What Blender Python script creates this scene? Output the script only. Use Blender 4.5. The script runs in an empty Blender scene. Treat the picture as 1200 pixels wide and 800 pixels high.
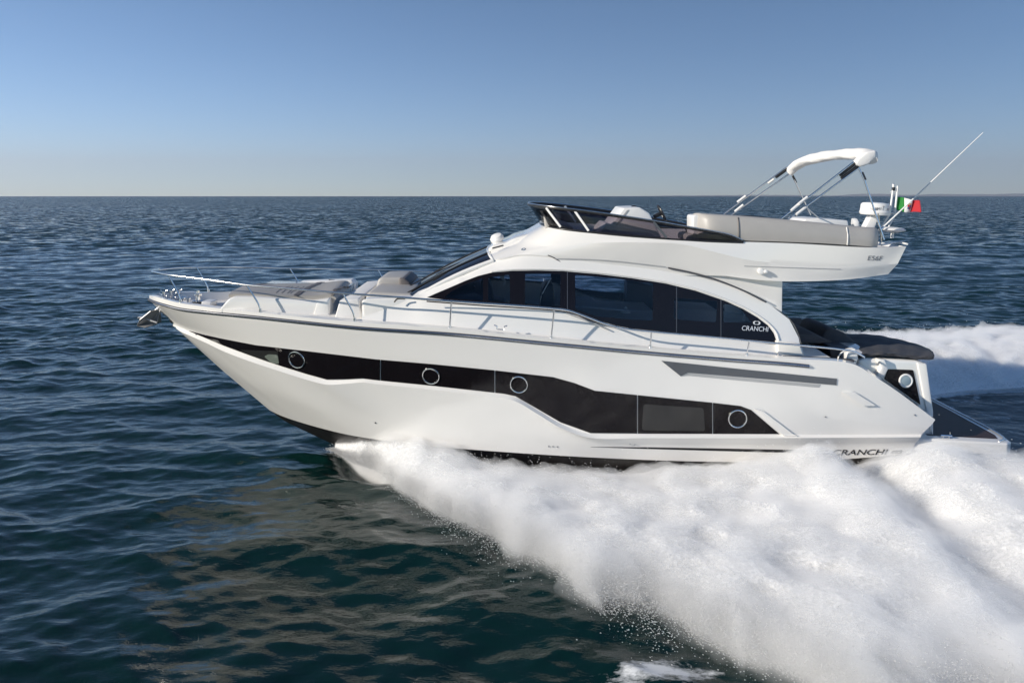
import bpy, bmesh, math, random
import numpy as np
from mathutils import Vector, Matrix
from mathutils.bvhtree import BVHTree
from mathutils.geometry import delaunay_2d_cdt

SC = bpy.context.scene
COL = SC.collection
random.seed(7)
RNG = np.random.default_rng(11)
R = math.radians

# ------------------------------------------------------------------ camera
F = 880.0            # focal length in photo pixels (1200 wide)
D = 15.5             # camera to the yacht's centre plane
H = 5.15             # camera height over calm water
HOR = 230.0          # photo row of the horizon
cam_d = bpy.data.cameras.new("camera")
cam = bpy.data.objects.new("camera", cam_d)
COL.objects.link(cam)
cam.location = (0, -D, H)
cam.rotation_euler = (R(90), 0, 0)
cam_d.sensor_width = 36.0
cam_d.lens = 36.0 * F / 1200.0
cam_d.shift_y = -(400.0 - HOR) / 1200.0
cam_d.clip_start = 0.1
cam_d.clip_end = 250000.0
SC.camera = cam

# ------------------------------------------------------------------ sky, sun, exposure
SUN_EL = R(21)
# direction the light travels (from the bow, slightly towards the far side)
_h = Vector((0.915, 0.40)).normalized() * math.cos(SUN_EL)
SUN_DIR = Vector((_h.x, _h.y, -math.sin(SUN_EL)))
world = bpy.data.worlds.new("World")
SC.world = world
world.use_nodes = True
nt = world.node_tree
nt.nodes.clear()
sky = nt.nodes.new("ShaderNodeTexSky")
sky.sky_type = 'NISHITA'
sky.sun_disc = False
sky.sun_elevation = SUN_EL
sky.sun_rotation = math.atan2(SUN_DIR.x, -SUN_DIR.y)
sky.altitude = 0
sky.air_density = 0.6
sky.dust_density = 0.06
sky.ozone_density = 2.6
bg = nt.nodes.new("ShaderNodeBackground")
bg.inputs[1].default_value = 0.122
wo = nt.nodes.new("ShaderNodeOutputWorld")
hsv = nt.nodes.new("ShaderNodeHueSaturation")
hsv.inputs[1].default_value = 1.12
hsv.inputs[0].default_value = 0.497
nt.links.new(sky.outputs[0], hsv.inputs[4])
nt.links.new(hsv.outputs[0], bg.inputs[0])
nt.links.new(bg.outputs[0], wo.inputs[0])
sun_d = bpy.data.lights.new("sun", 'SUN')
sun_d.energy = 5.0
sun_d.angle = R(0.5)
sun_d.color = (1.0, 0.925, 0.815)
sun = bpy.data.objects.new("sun", sun_d)
COL.objects.link(sun)
sun.rotation_euler = SUN_DIR.to_track_quat('-Z', 'Y').to_euler()
sun.location = (-20, -20, 30)
HAZE = 1.05e-5
SC.view_settings.view_transform = 'Standard'
SC.view_settings.look = 'None'
SC.view_settings.gamma = 1
SC.view_settings.use_curve_mapping = False
SC.view_settings.exposure = 0.0
SC.render.engine = 'CYCLES'
SC.cycles.use_denoising = True
SC.cycles.max_bounces = 12
SC.cycles.volume_bounces = 12
SC.cycles.diffuse_bounces = 3
SC.cycles.glossy_bounces = 4
SC.cycles.transmission_bounces = 6
SC.cycles.transparent_max_bounces = 24
SC.cycles.sample_clamp_indirect = 6.0
SC.cycles.caustics_reflective = False
SC.cycles.caustics_refractive = False

# ------------------------------------------------------------------ pose of the yacht
POSE = Matrix.Rotation(R(1.2), 4, 'X') @ Matrix.Rotation(R(3.0), 4, 'Y')
INV = POSE.inverted()
CAML = INV @ Vector((0, -D, H))


def ray(px, py):
    """Direction, in the yacht's own axes, of the sight line through a photo pixel."""
    return INV.to_3x3() @ Vector(((px - 600.0) / F, 1.0, -(py - HOR) / F))


def P(px, py, b):
    """Point of the yacht (own axes: x aft, y to the far side, z up) at half-breadth b."""
    d = ray(px, py)
    t = (-b - CAML.y) / d.y
    return CAML + d * t


# ------------------------------------------------------------------ materials
def mat(name, col, rough=0.4, metal=0.0, coat=0.0, spec=0.5, bump=None, var=0.0, var_scale=3.0, alpha=None, stretch=None):
    m = bpy.data.materials.new(name)
    m.use_nodes = True
    n = m.node_tree
    b = n.nodes["Principled BSDF"]
    b.inputs["Base Color"].default_value = (*col, 1)
    b.inputs["Roughness"].default_value = rough
    b.inputs["Metallic"].default_value = metal
    b.inputs["Coat Weight"].default_value = coat
    b.inputs["Coat Roughness"].default_value = 0.06
    b.inputs["Specular IOR Level"].default_value = spec
    tc = n.nodes.new("ShaderNodeTexCoord")
    mp = n.nodes.new("ShaderNodeMapping")
    n.links.new(tc.outputs["Object"], mp.inputs[0])
    if stretch:
        mp.inputs["Scale"].default_value = stretch
    if var > 0:
        t = n.nodes.new("ShaderNodeTexNoise")
        t.inputs["Scale"].default_value = var_scale
        t.inputs["Detail"].default_value = 6
        n.links.new(mp.outputs[0], t.inputs["Vector"])
        mx = n.nodes.new("ShaderNodeMix")
        mx.data_type = 'RGBA'
        mx.inputs[6].default_value = (*[max(0, c * (1 - var)) for c in col], 1)
        mx.inputs[7].default_value = (*[min(1, c * (1 + var)) for c in col], 1)
        n.links.new(t.outputs["Fac"], mx.inputs[0])
        n.links.new(mx.outputs[2], b.inputs["Base Color"])
        rr = n.nodes.new("ShaderNodeMapRange")
        rr.inputs[3].default_value = max(0.02, rough * 0.75)
        rr.inputs[4].default_value = min(1, rough * 1.3)
        n.links.new(t.outputs["Fac"], rr.inputs[0])
        n.links.new(rr.outputs[0], b.inputs["Roughness"])
    if bump:
        t2 = n.nodes.new("ShaderNodeTexNoise")
        t2.inputs["Scale"].default_value = bump[0]
        t2.inputs["Detail"].default_value = 4
        n.links.new(mp.outputs[0], t2.inputs["Vector"])
        bp = n.nodes.new("ShaderNodeBump")
        bp.inputs["Strength"].default_value = bump[1]
        bp.inputs["Distance"].default_value = bump[2]
        n.links.new(t2.outputs["Fac"], bp.inputs["Height"])
        n.links.new(bp.outputs[0], b.inputs["Normal"])
    return m


def glass_mat(name, tint, mixv, rough=0.02, ior=1.5):
    """Tinted pane: lets some light straight through and mirrors the rest by Fresnel."""
    m = bpy.data.materials.new(name)
    m.use_nodes = True
    n = m.node_tree
    n.nodes.clear()
    o = n.nodes.new("ShaderNodeOutputMaterial")
    tr = n.nodes.new("ShaderNodeBsdfTransparent")
    tr.inputs[0].default_value = (*tint, 1)
    df = n.nodes.new("ShaderNodeBsdfDiffuse")
    df.inputs[0].default_value = (0.012, 0.013, 0.02, 1)
    m1 = n.nodes.new("ShaderNodeMixShader")
    m1.inputs[0].default_value = mixv
    n.links.new(df.outputs[0], m1.inputs[1])
    n.links.new(tr.outputs[0], m1.inputs[2])
    gl = n.nodes.new("ShaderNodeBsdfGlossy")
    gl.inputs["Roughness"].default_value = rough
    fr = n.nodes.new("ShaderNodeFresnel")
    fr.inputs[0].default_value = ior
    m2 = n.nodes.new("ShaderNodeMixShader")
    n.links.new(fr.outputs[0], m2.inputs[0])
    n.links.new(m1.outputs[0], m2.inputs[1])
    n.links.new(gl.outputs[0], m2.inputs[2])
    n.links.new(m2.outputs[0], o.inputs[0])
    return m


M = {}
M['gel'] = mat("white_gelcoat", (0.81, 0.79, 0.755), 0.12, coat=0.8, var=0.025, var_scale=0.7, bump=(0.9, 0.05, 0.02))
M['gelmatt'] = mat("white_nonskid", (0.78, 0.765, 0.74), 0.5, var=0.03, var_scale=4, bump=(120, 0.15, 0.004))
M['bottom'] = mat("black_antifouling", (0.018, 0.015, 0.015), 0.35, var=0.5, var_scale=5, bump=(25, 0.2, 0.01))
M['blackglass'] = mat("black_hull_glass", (0.008, 0.0065, 0.008), 0.04, spec=0.3, var=0.25, var_scale=2.0)
M['hullpane'] = mat("smoked_pane", (0.026, 0.026, 0.026), 0.04, var=0.2, var_scale=4.0)
M['greenpane'] = mat("clear_pane", (0.16, 0.185, 0.16), 0.05, var=0.3, var_scale=6.0)
M['chrome'] = mat("polished_steel", (0.80, 0.80, 0.80), 0.22, metal=1.0)
M['galv'] = mat("galvanised_steel", (0.40, 0.40, 0.41), 0.38, metal=0.6, var=0.2, var_scale=14)
M['rub'] = mat("rub_rail_grey", (0.10, 0.10, 0.11), 0.3, metal=0.5, var=0.2, var_scale=8)
M['dark'] = mat("black_trim", (0.02, 0.02, 0.022), 0.35, var=0.3, var_scale=8)
M['black'] = mat("black_vinyl_letters", (0.01, 0.01, 0.012), 0.3)
M['vent'] = mat("grey_vent_metal", (0.115, 0.125, 0.14), 0.32, metal=0.35, var=0.12, var_scale=3)
M['ventlight'] = mat("vent_shade_trim_grey", (0.42, 0.42, 0.42), 0.4)
M['teak'] = mat("dark_teak", (0.050, 0.030, 0.026), 0.42, spec=0.12, var=0.6, var_scale=6, stretch=(1, 9, 1))
M['vinyl'] = mat("beige_vinyl", (0.43, 0.41, 0.385), 0.45, var=0.06, var_scale=5, bump=(90, 0.15, 0.004))
M['vinylgrey'] = mat("grey_vinyl", (0.36, 0.34, 0.315), 0.5, var=0.08, var_scale=5, bump=(60, 0.2, 0.005))
M['vinyldark'] = mat("taupe_vinyl", (0.14, 0.125, 0.12), 0.55, var=0.1, var_scale=5)
M['cover'] = mat("charcoal_canvas", (0.060, 0.061, 0.070), 0.8, var=0.25, var_scale=4, bump=(6, 0.5, 0.03))
M['canvas'] = mat("white_canvas", (0.80, 0.785, 0.76), 0.85, var=0.05, var_scale=6, bump=(9, 0.5, 0.015))
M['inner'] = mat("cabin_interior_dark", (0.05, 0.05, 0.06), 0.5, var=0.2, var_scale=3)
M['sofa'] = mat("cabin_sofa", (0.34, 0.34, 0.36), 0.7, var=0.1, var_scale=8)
M['white'] = mat("white_plastic", (0.80, 0.79, 0.77), 0.3, var=0.02, var_scale=8)
M['print'] = mat("silver_print", (0.78, 0.79, 0.82), 0.35, metal=0.2)
M['greyprint'] = mat("grey_print", (0.22, 0.22, 0.23), 0.4)
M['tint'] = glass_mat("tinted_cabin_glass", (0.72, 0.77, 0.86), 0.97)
M['flytint'] = glass_mat("tinted_fly_glass", (0.62, 0.58, 0.62), 0.85)
M['windscreen'] = glass_mat("windscreen_glass", (0.30, 0.34, 0.40), 0.35, ior=2.3)
M['green'] = mat("flag_green", (0.02, 0.22, 0.035), 0.8)
M['flagwhite'] = mat("flag_white", (0.75, 0.74, 0.72), 0.8)
M['red'] = mat("flag_red", (0.42, 0.015, 0.025), 0.8)
M['lens'] = mat("grey_blue_lens", (0.25, 0.33, 0.38), 0.05)

# ------------------------------------------------------------------ mesh helpers
def link(name, verts, faces, m, parent=None, smooth=True, sharp=28):
    me = bpy.data.meshes.new(name)
    me.from_pydata([tuple(v) for v in verts], [], faces)
    me.validate()
    bm = bmesh.new(); bm.from_mesh(me)
    bmesh.ops.remove_doubles(bm, verts=bm.verts, dist=1e-5)
    bmesh.ops.recalc_face_normals(bm, faces=bm.faces)
    bm.to_mesh(me); bm.free()
    me.materials.append(m)
    if smooth:
        me.shade_smooth()
        me.set_sharp_from_angle(angle=R(sharp))
    o = bpy.data.objects.new(name, me)
    COL.objects.link(o)
    if parent is not None:
        o.parent = parent
    return o


def empty(name, loc=(0, 0, 0)):
    o = bpy.data.objects.new(name, None)
    o.empty_display_size = 0.3
    COL.objects.link(o)
    o.location = loc
    return o


def tag(o, label=None, cat=None, group=None, kind=None):
    for k, v in (("label", label), ("category", cat), ("group", group), ("kind", kind)):
        if v:
            o[k] = v
    return o


def itp(knots, x):
    ks = sorted(knots)
    return float(np.interp(x, [k[0] for k in ks], [k[1] for k in ks]))


def crs(pts, n, closed=False):
    """Centripetal Catmull-Rom through 3D points, resampled to n points by arc length."""
    p = [np.array(q, float) for q in pts]
    if len(p) == 2:
        dense = np.array([p[0] + (p[1] - p[0]) * t for t in np.linspace(0, 1, 40)])
    else:
        e = [2 * p[0] - p[1]] + p + [2 * p[-1] - p[-2]]
        out = []
        for i in range(1, len(e) - 2):
            p0, p1, p2, p3 = e[i - 1], e[i], e[i + 1], e[i + 2]
            t0 = 0.0
            t1 = t0 + max(1e-6, np.linalg.norm(p1 - p0)) ** 0.5
            t2 = t1 + max(1e-6, np.linalg.norm(p2 - p1)) ** 0.5
            t3 = t2 + max(1e-6, np.linalg.norm(p3 - p2)) ** 0.5
            for t in np.linspace(t1, t2, 24, endpoint=False):
                A1 = (t1 - t) / (t1 - t0) * p0 + (t - t0) / (t1 - t0) * p1
                A2 = (t2 - t) / (t2 - t1) * p1 + (t - t1) / (t2 - t1) * p2
                A3 = (t3 - t) / (t3 - t2) * p2 + (t - t2) / (t3 - t2) * p3
                B1 = (t2 - t) / (t2 - t0) * A1 + (t - t0) / (t2 - t0) * A2
                B2 = (t3 - t) / (t3 - t1) * A2 + (t - t1) / (t3 - t1) * A3
                out.append((t2 - t) / (t2 - t1) * B1 + (t - t1) / (t2 - t1) * B2)
        out.append(p[-1])
        dense = np.array(out)
    seg = np.linalg.norm(np.diff(dense, axis=0), axis=1)
    s = np.concatenate([[0], np.cumsum(seg)])
    u = np.linspace(0, s[-1], n)
    return np.stack([np.interp(u, s, dense[:, k]) for k in range(3)], axis=1)


def row(pts, bk=None, n=160):
    """Photo polyline -> smooth 3D line on the near side. pts: (px,py) with knots bk, or (px,py,b)."""
    q = []
    for p in pts:
        b = p[2] if len(p) > 2 else itp(bk, p[0])
        q.append(P(p[0], p[1], b))
    return crs(q, n)


def grid_faces(nr, nc, off=0, flip=False):
    f = []
    for i in range(nr - 1):
        for j in range(nc - 1):
            a = off + i * nc + j
            q = (a, a + 1, a + nc + 1, a + nc)
            f.append(q[::-1] if flip else q)
    return f


def subdiv_rows(rows, k):
    """k straight steps between neighbouring rows."""
    out = []
    for a, b in zip(rows[:-1], rows[1:]):
        for t in np.linspace(0, 1, k, endpoint=False):
            out.append(a * (1 - t) + b * t)
    out.append(rows[-1])
    return out


def loft(name, rows, m, parent, mirror=True, bridge_top=False, bridge_bottom=False, sharp=28, aft_cap=False):
    nr, nc = len(rows), len(rows[0])
    V = [tuple(v) for r in rows for v in r]
    Fc = grid_faces(nr, nc)
    if mirror and not aft_cap and min(abs(v[1]) for v in V) > .02:
        link(name, [mir(v) for v in V], grid_faces(nr, nc, 0, True), m, parent, sharp=sharp)
        mirror = False
    if mirror:
        off = len(V)
        V += [(v[0], -v[1], v[2]) for v in V]
        Fc += grid_faces(nr, nc, off, True)
        if bridge_top:
            for j in range(nc - 1):
                Fc.append((j + 1, j, off + j, off + j + 1))
        if bridge_bottom:
            a = (nr - 1) * nc
            for j in range(nc - 1):
                Fc.append((a + j, a + j + 1, off + a + j + 1, off + a + j))
        if aft_cap:
            e = nc - 1
            for i in range(nr - 1):
                Fc.append((i * nc + e, off + i * nc + e, off + (i + 1) * nc + e, (i + 1) * nc + e))
    return link(name, V, Fc, m, parent, sharp=sharp)


def bvh_of_rows(rows):
    nc = len(rows[0])
    V = [tuple(v) for r in rows for v in r]
    return BVHTree.FromPolygons(V, grid_faces(len(rows), nc))


def hit(bvh, px, py):
    d = ray(px, py).normalized()
    loc, nor, _, dist = bvh.ray_cast(CAML, d)
    if loc is None:
        best = None
        for rr in (1, 2, 3, 5, 8, 12):
            for a in range(12):
                qx, qy = px + rr * math.cos(a * math.pi / 6), py + rr * math.sin(a * math.pi / 6)
                l2, n2, _, _ = bvh.ray_cast(CAML, ray(qx, qy).normalized())
                if l2 is not None:
                    best = (l2, n2); break
            if best:
                break
        if best is None:
            raise RuntimeError(f"no surface at {px},{py}")
        loc0, nor = best
        loc = CAML + d * ((loc0 - CAML).dot(nor) / d.dot(nor))
        if (loc - loc0).length > 0.6:
            loc = loc0
    if nor.y > 0:
        nor = -nor
    return loc, nor


def in_poly(x, y, poly):
    c = False
    j = len(poly) - 1
    for i in range(len(poly)):
        xi, yi = poly[i]; xj, yj = poly[j]
        if (yi > y) != (yj > y) and x < (xj - xi) * (y - yi) / (yj - yi) + xi:
            c = not c
        j = i
    return c


def dens(poly, step):
    out = []
    for a, b in zip(poly, poly[1:] + poly[:1]):
        k = max(1, int(math.hypot(b[0] - a[0], b[1] - a[1]) / step))
        out += [(a[0] + (b[0] - a[0]) * t / k, a[1] + (b[1] - a[1]) * t / k) for t in range(k)]
    return out


def rounded(poly, r, k=4):
    """Round the corners of a photo polygon."""
    out = []
    n = len(poly)
    for i in range(n):
        a, b, c = Vector(poly[i - 1]), Vector(poly[i]), Vector(poly[(i + 1) % n])
        ra = min(r, (a - b).length * 0.45); rc = min(r, (c - b).length * 0.45)
        p, q = b + (a - b).normalized() * ra, b + (c - b).normalized() * rc
        for t in np.linspace(0, 1, k + 1):
            z = p * (1 - t) ** 2 + b * 2 * t * (1 - t) + q * t * t
            out.append((z.x, z.y))
    return out


def smooth_line(pts, n):
    q = crs([(p[0], p[1], 0) for p in pts], n)
    return [(a[0], a[1]) for a in q]


def decal(name, poly, bvh, m, parent, off=0.006, thick=0.03, holes=(), step=9.0, mirror=True, dist_step=None):
    """A panel of real thickness that follows a surface; outline given in photo pixels."""
    poly = dens(list(poly), step)
    hs = [dens(list(h), step) for h in holes]
    verts, edges = [], []
    loops = []
    for lp in [poly] + hs:
        o = len(verts)
        verts += [Vector(p) for p in lp]
        edges += [(o + i, o + (i + 1) % len(lp)) for i in range(len(lp))]
        loops.append((o, len(lp)))
    xs = [p[0] for p in poly]; ys = [p[1] for p in poly]
    bound = np.array([tuple(v) for v in verts])
    gx = np.arange(min(xs), max(xs), step); gy = np.arange(min(ys), max(ys), step)
    for x in gx:
        for y in gy:
            if in_poly(x, y, poly) and not any(in_poly(x, y, h) for h in hs):
                if np.min(np.hypot(bound[:, 0] - x, bound[:, 1] - y)) > step * 0.45:
                    verts.append(Vector((x, y)))
    res = delaunay_2d_cdt(verts, edges, [], 0, 1e-4)
    v2, f2 = res[0], res[2]
    keep = []
    for f in f2:
        cx = sum(v2[i].x for i in f) / len(f); cy = sum(v2[i].y for i in f) / len(f)
        if in_poly(cx, cy, poly) and not any(in_poly(cx, cy, h) for h in hs):
            keep.append(tuple(f))
    top, low = [], []
    for v in v2:
        l, nrm = hit(bvh, v.x, v.y)
        top.append(l + nrm * off)
        low.append(l - nrm * (thick - off))
    cnt = {}
    for f in keep:
        for a, b in zip(f, f[1:] + f[:1]):
            cnt[(a, b)] = 1
    nv = len(top)
    V = top + low
    Fc = list(keep)
    for (a, b) in cnt:
        if (b, a) not in cnt:
            Fc.append((b, a, nv + a, nv + b))
    if mirror:
        link(name, [mir(v) for v in V], [tuple(reversed(f)) for f in Fc], m, (FAR.get(parent.name, parent) if parent else None), sharp=40)
    o = link(name, V, Fc, m, parent, sharp=40)
    return o


FAR = {}


def mir(p):
    return Vector((p[0], -p[1], p[2]))


def sweep(pts, r, sides=8, n=None, V=None, Fc=None, caps=True, prof=None):
    """Tube along points (appended to V, Fc). r may be a list. prof: list of (u,v) offsets."""
    pts = [Vector(p) for p in (crs(pts, n) if n else pts)]
    if V is None:
        V, Fc = [], []
    rs = r if isinstance(r, (list, tuple, np.ndarray)) else [r] * len(pts)
    o = len(V)
    prev = None
    k = len(prof) if prof else sides
    for i, p in enumerate(pts):
        t = (pts[min(i + 1, len(pts) - 1)] - pts[max(i - 1, 0)]).normalized()
        ref = Vector((0, 0, 1)) if abs(t.z) < 0.95 else Vector((1, 0, 0))
        a = t.cross(ref).normalized(); c = a.cross(t).normalized()
        for s in range(k):
            if prof:
                V.append(p + a * prof[s][0] + c * prof[s][1])
            else:
                g = 2 * math.pi * s / k
                V.append(p + (a * math.cos(g) + c * math.sin(g)) * rs[i])
    for i in range(len(pts) - 1):
        for s in range(k):
            a0 = o + i * k + s; a1 = o + i * k + (s + 1) % k
            Fc.append((a0, a1, a1 + k, a0 + k))
    if caps:
        Fc.append(tuple(o + s for s in range(k))[::-1])
        Fc.append(tuple(o + (len(pts) - 1) * k + s for s in range(k)))
    return V, Fc


def tube(name, pts, r, m, parent, sides=8, n=None, mirror=False, prof=None):
    V, Fc = sweep(pts, r, sides, n, prof=prof)
    if mirror:
        link(name, [mir(v) for v in V], [tuple(reversed(f)) for f in Fc], m, parent, sharp=50)
    return link(name, V, Fc, m, parent, sharp=50)


def prism_bm(bm, near, far):
    a = [bm.verts.new(v) for v in near]
    b = [bm.verts.new(v) for v in far]
    bm.faces.new(a); bm.faces.new(b[::-1])
    for i in range(len(a)):
        j = (i + 1) % len(a)
        bm.faces.new((a[j], a[i], b[i], b[j]))


def prism(name, poly, b0, b1, m, parent, bev=0.02, seg=3, mirror=False, sharp=35, far_shift=(0, 0, 0)):
    """Side profile in photo pixels at half-breadth b0, carried straight across to b1."""
    near = [P(x, y, b0) for x, y in poly]
    far = [Vector((v.x + far_shift[0], -b1 + far_shift[1], v.z + far_shift[2])) for v in near]
    bm = bmesh.new()
    prism_bm(bm, near, far)
    if mirror:
        prism_bm(bm, [mir(v) for v in near], [mir(v) for v in far])
    bmesh.ops.recalc_face_normals(bm, faces=bm.faces)
    if bev:
        bmesh.ops.bevel(bm, geom=list(bm.edges), offset=bev, segments=seg, profile=0.5, affect='EDGES', clamp_overlap=True)
    me = bpy.data.meshes.new(name); bm.to_mesh(me); bm.free()
    me.materials.append(m); me.shade_smooth(); me.set_sharp_from_angle(angle=R(sharp))
    o = bpy.data.objects.new(name, me); COL.objects.link(o)
    if parent is not None:
        o.parent = parent
    return o


def slab(name, plan, z0, z1, m, parent, bev=0.02, seg=3):
    bm = bmesh.new()
    prism_bm(bm, [Vector((x, y, z1)) for x, y in plan], [Vector((x, y, z0)) for x, y in plan])
    bmesh.ops.recalc_face_normals(bm, faces=bm.faces)
    if bev:
        bmesh.ops.bevel(bm, geom=list(bm.edges), offset=bev, segments=seg, profile=0.5, affect='EDGES', clamp_overlap=True)
    me = bpy.data.meshes.new(name); bm.to_mesh(me); bm.free()
    me.materials.append(m); me.shade_smooth(); me.set_sharp_from_angle(angle=R(35))
    o = bpy.data.objects.new(name, me); COL.objects.link(o)
    if parent is not None:
        o.parent = parent
    return o


def box(name, c, size, m, parent, bev=0.02, rot=None, seg=3):
    bm = bmesh.new()
    bmesh.ops.create_cube(bm, size=1)
    for v in bm.verts:
        v.co = Vector((v.co.x * size[0], v.co.y * size[1], v.co.z * size[2]))
    if bev:
        bmesh.ops.bevel(bm, geom=list(bm.edges), offset=bev, segments=seg, profile=0.5, affect='EDGES', clamp_overlap=True)
    mt = Matrix.Translation(c) @ (rot.to_4x4() if rot else Matrix())
    bmesh.ops.transform(bm, matrix=mt, verts=bm.verts)
    me = bpy.data.meshes.new(name); bm.to_mesh(me); bm.free()
    me.materials.append(m); me.shade_smooth(); me.set_sharp_from_angle(angle=R(35))
    o = bpy.data.objects.new(name, me); COL.objects.link(o)
    if parent is not None:
        o.parent = parent
    return o


def lathe(name, prof, c, m, parent, k=28, axis=None):
    """prof: list of (radius, height) turned about an axis through c."""
    V, Fc = [], []
    q = Vector((0, 0, 1)).rotation_difference(Vector(axis)) if axis else None
    for r_, h_ in prof:
        for s in range(k):
            g = 2 * math.pi * s / k
            v = Vector((r_ * math.cos(g), r_ * math.sin(g), h_))
            if q:
                v = q @ v
            V.append(Vector(c) + v)
    for i in range(len(prof) - 1):
        for s in range(k):
            a = i * k + s; b2 = i * k + (s + 1) % k
            Fc.append((a, b2, b2 + k, a + k))
    Fc.append(tuple(range(k))[::-1])
    Fc.append(tuple((len(prof) - 1) * k + s for s in range(k)))
    return link(name, V, Fc, m, parent, sharp=35)


def torus_pts(c, nrm, rad, k=28, up=None):
    nrm = Vector(nrm).normalized()
    a = nrm.cross(Vector((0, 0, 1)))
    if a.length < 0.1:
        a = nrm.cross(Vector((1, 0, 0)))
    a.normalize(); b2 = nrm.cross(a)
    return [Vector(c) + (a * math.cos(2 * math.pi * i / k) + b2 * math.sin(2 * math.pi * i / k)) * rad for i in range(k)]


def ring_mesh(V, Fc, c, nrm, rad, r, k=32, s=8):
    pts = torus_pts(c, nrm, rad, k)
    nrm = Vector(nrm).normalized()
    o = len(V)
    for p in pts:
        e = (p - Vector(c)).normalized()
        for j in range(s):
            g = 2 * math.pi * j / s
            V.append(p + e * (math.cos(g) * r) + nrm * (math.sin(g) * r))
    for i in range(k):
        for j in range(s):
            a = o + i * s + j; b2 = o + i * s + (j + 1) % s
            c2 = o + ((i + 1) % k) * s + (j + 1) % s; d2 = o + ((i + 1) % k) * s + j
            Fc.append((a, b2, c2, d2))


def text_mesh(name, s, height, origin, ux, uz, m, parent, depth=0.004, shear=0.0, width=None, bvh=None, side=1):
    """Raised lettering: ux is the reading direction, uz the letters' upright."""
    cu = bpy.data.curves.new(name, 'FONT')
    cu.body = s
    cu.extrude = depth
    cu.shear = shear
    cu.align_x = 'CENTER'; cu.align_y = 'CENTER'
    ob = bpy.data.objects.new(name + "_tmp", cu)
    COL.objects.link(ob)
    dg = bpy.context.evaluated_depsgraph_get()
    me = bpy.data.meshes.new_from_object(ob.evaluated_get(dg))
    bpy.data.objects.remove(ob); bpy.data.curves.remove(cu)
    co = np.array([v.co[:] for v in me.vertices])
    lo, hi = co.min(0), co.max(0)
    sy = height / (hi[1] - lo[1])
    sx = (width / (hi[0] - lo[0])) if width else sy
    ux = Vector(ux).normalized(); uz = Vector(uz).normalized(); un = ux.cross(uz).normalized()
    mid = (lo + hi) / 2
    for v, c in zip(me.vertices, co):
        q = Vector(origin) + ux * ((c[0] - mid[0]) * sx) + uz * ((c[1] - mid[1]) * sy)
        if bvh is not None:
            q0 = q if side > 0 else mir(q)
            l, nr_, _, _ = bvh.find_nearest(q0)
            if nr_.y > 0:
                nr_ = -nr_
            q0 = l + nr_ * (.004 + (depth if c[2] > 0 else 0))
            v.co = q0 if side > 0 else mir(q0)
        else:
            v.co = q + un * c[2]
    me.materials.clear(); me.materials.append(m)
    me.name = name
    o = bpy.data.objects.new(name, me); COL.objects.link(o)
    o.parent = parent
    return o
# ================================================================== SEA
SEA_SLOPE = 1.9
def vnoise(x, y, z, seed=0):
    """Smooth lattice noise in -1..1 (vectorised)."""
    xi = np.floor(x).astype(np.int64); yi = np.floor(y).astype(np.int64); zi = np.floor(z).astype(np.int64)
    xf = x - xi; yf = y - yi; zf = z - zi
    u = xf * xf * (3 - 2 * xf); v = yf * yf * (3 - 2 * yf); w = zf * zf * (3 - 2 * zf)
    def hsh(a, b, c):
        h = (a * 374761393 + b * 668265263 + c * 2147483647 + seed * 974634777) & 0xFFFFFFFF
        h = ((h ^ (h >> 13)) * 1274126177) & 0xFFFFFFFF
        h = ((h ^ (h >> 16)) * 2246822519) & 0xFFFFFFFF
        return ((h ^ (h >> 15)) & 0xFFFF) / 32767.5 - 1.0
    r = 0
    for dx in (0, 1):
        for dy in (0, 1):
            for dz in (0, 1):
                wt = (u if dx else 1 - u) * (v if dy else 1 - v) * (w if dz else 1 - w)
                r = r + wt * hsh(xi + dx, yi + dy, zi + dz)
    return r


def fbm(x, y, z, octv=4, seed=0, gain=.5):
    a, s, t = 1.0, 0, 0
    for o in range(octv):
        s = s + a * vnoise(x, y, z, seed + o); t += a
        x, y, z = x * 2.03 + 7.1, y * 2.03 + 3.7, z * 2.03 + 1.3
        a *= gain
    return s / t


def big_mesh(name, V, quads, m, tris=None):
    me = bpy.data.meshes.new(name)
    V = np.ascontiguousarray(V, np.float32)
    k = 4 if tris is None else 3
    Fq = np.ascontiguousarray(quads if tris is None else tris, np.int32)
    me.vertices.add(len(V)); me.vertices.foreach_set("co", V.ravel())
    me.loops.add(Fq.size); me.loops.foreach_set("vertex_index", Fq.ravel())
    me.polygons.add(len(Fq))
    me.polygons.foreach_set("loop_start", np.arange(0, Fq.size, k, dtype=np.int32))
    me.polygons.foreach_set("loop_total", np.full(len(Fq), k, np.int32))
    me.polygons.foreach_set("use_smooth", np.ones(len(Fq), bool))
    me.materials.append(m)
    me.update(calc_edges=True)
    o = bpy.data.objects.new(name, me)
    COL.objects.link(o)
    return o


# -- outline of the wake on the water (world x aft, b = breadth from the yacht's centre plane)
EDGE_X = np.array([-3.6, -3.2, -2.78, -1.94, -1.08, 0.0, 1.05, 2.3, 4.0, 6.5, 10.0, 16.0, 30.0])
EDGE_B = np.array([0.12, 0.58, 1.00, 2.15, 3.25, 4.35, 5.65, 6.65, 7.75, 8.7, 9.5, 10.6, 13.0])
IN_X = np.array([-3.6, -2.8, -1.5, 0.0, 3.0, 7.0, 8.5, 10.0, 12.0, 16.0, 30.0])
IN_B = np.array([0.10, 0.55, 1.15, 1.55, 1.70, 1.75, 2.3, 3.4, 4.2, 5.0, 6.5])
CR_X = np.array([-3.6, -2.9, -2.2, -1.55, -.6, .6, 2.1, 3.6, 4.6, 5.15, 5.75, 6.4, 8.1, 10.0, 12.0, 16.0, 30.0])
CR_B = np.array([0.15, 0.95, 1.35, 1.75, 2.15, 2.40, 2.7, 3.0, 3.2, 3.3, 3.4, 3.5, 4.2, 5.4, 6.4, 7.6, 9.5])
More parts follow.
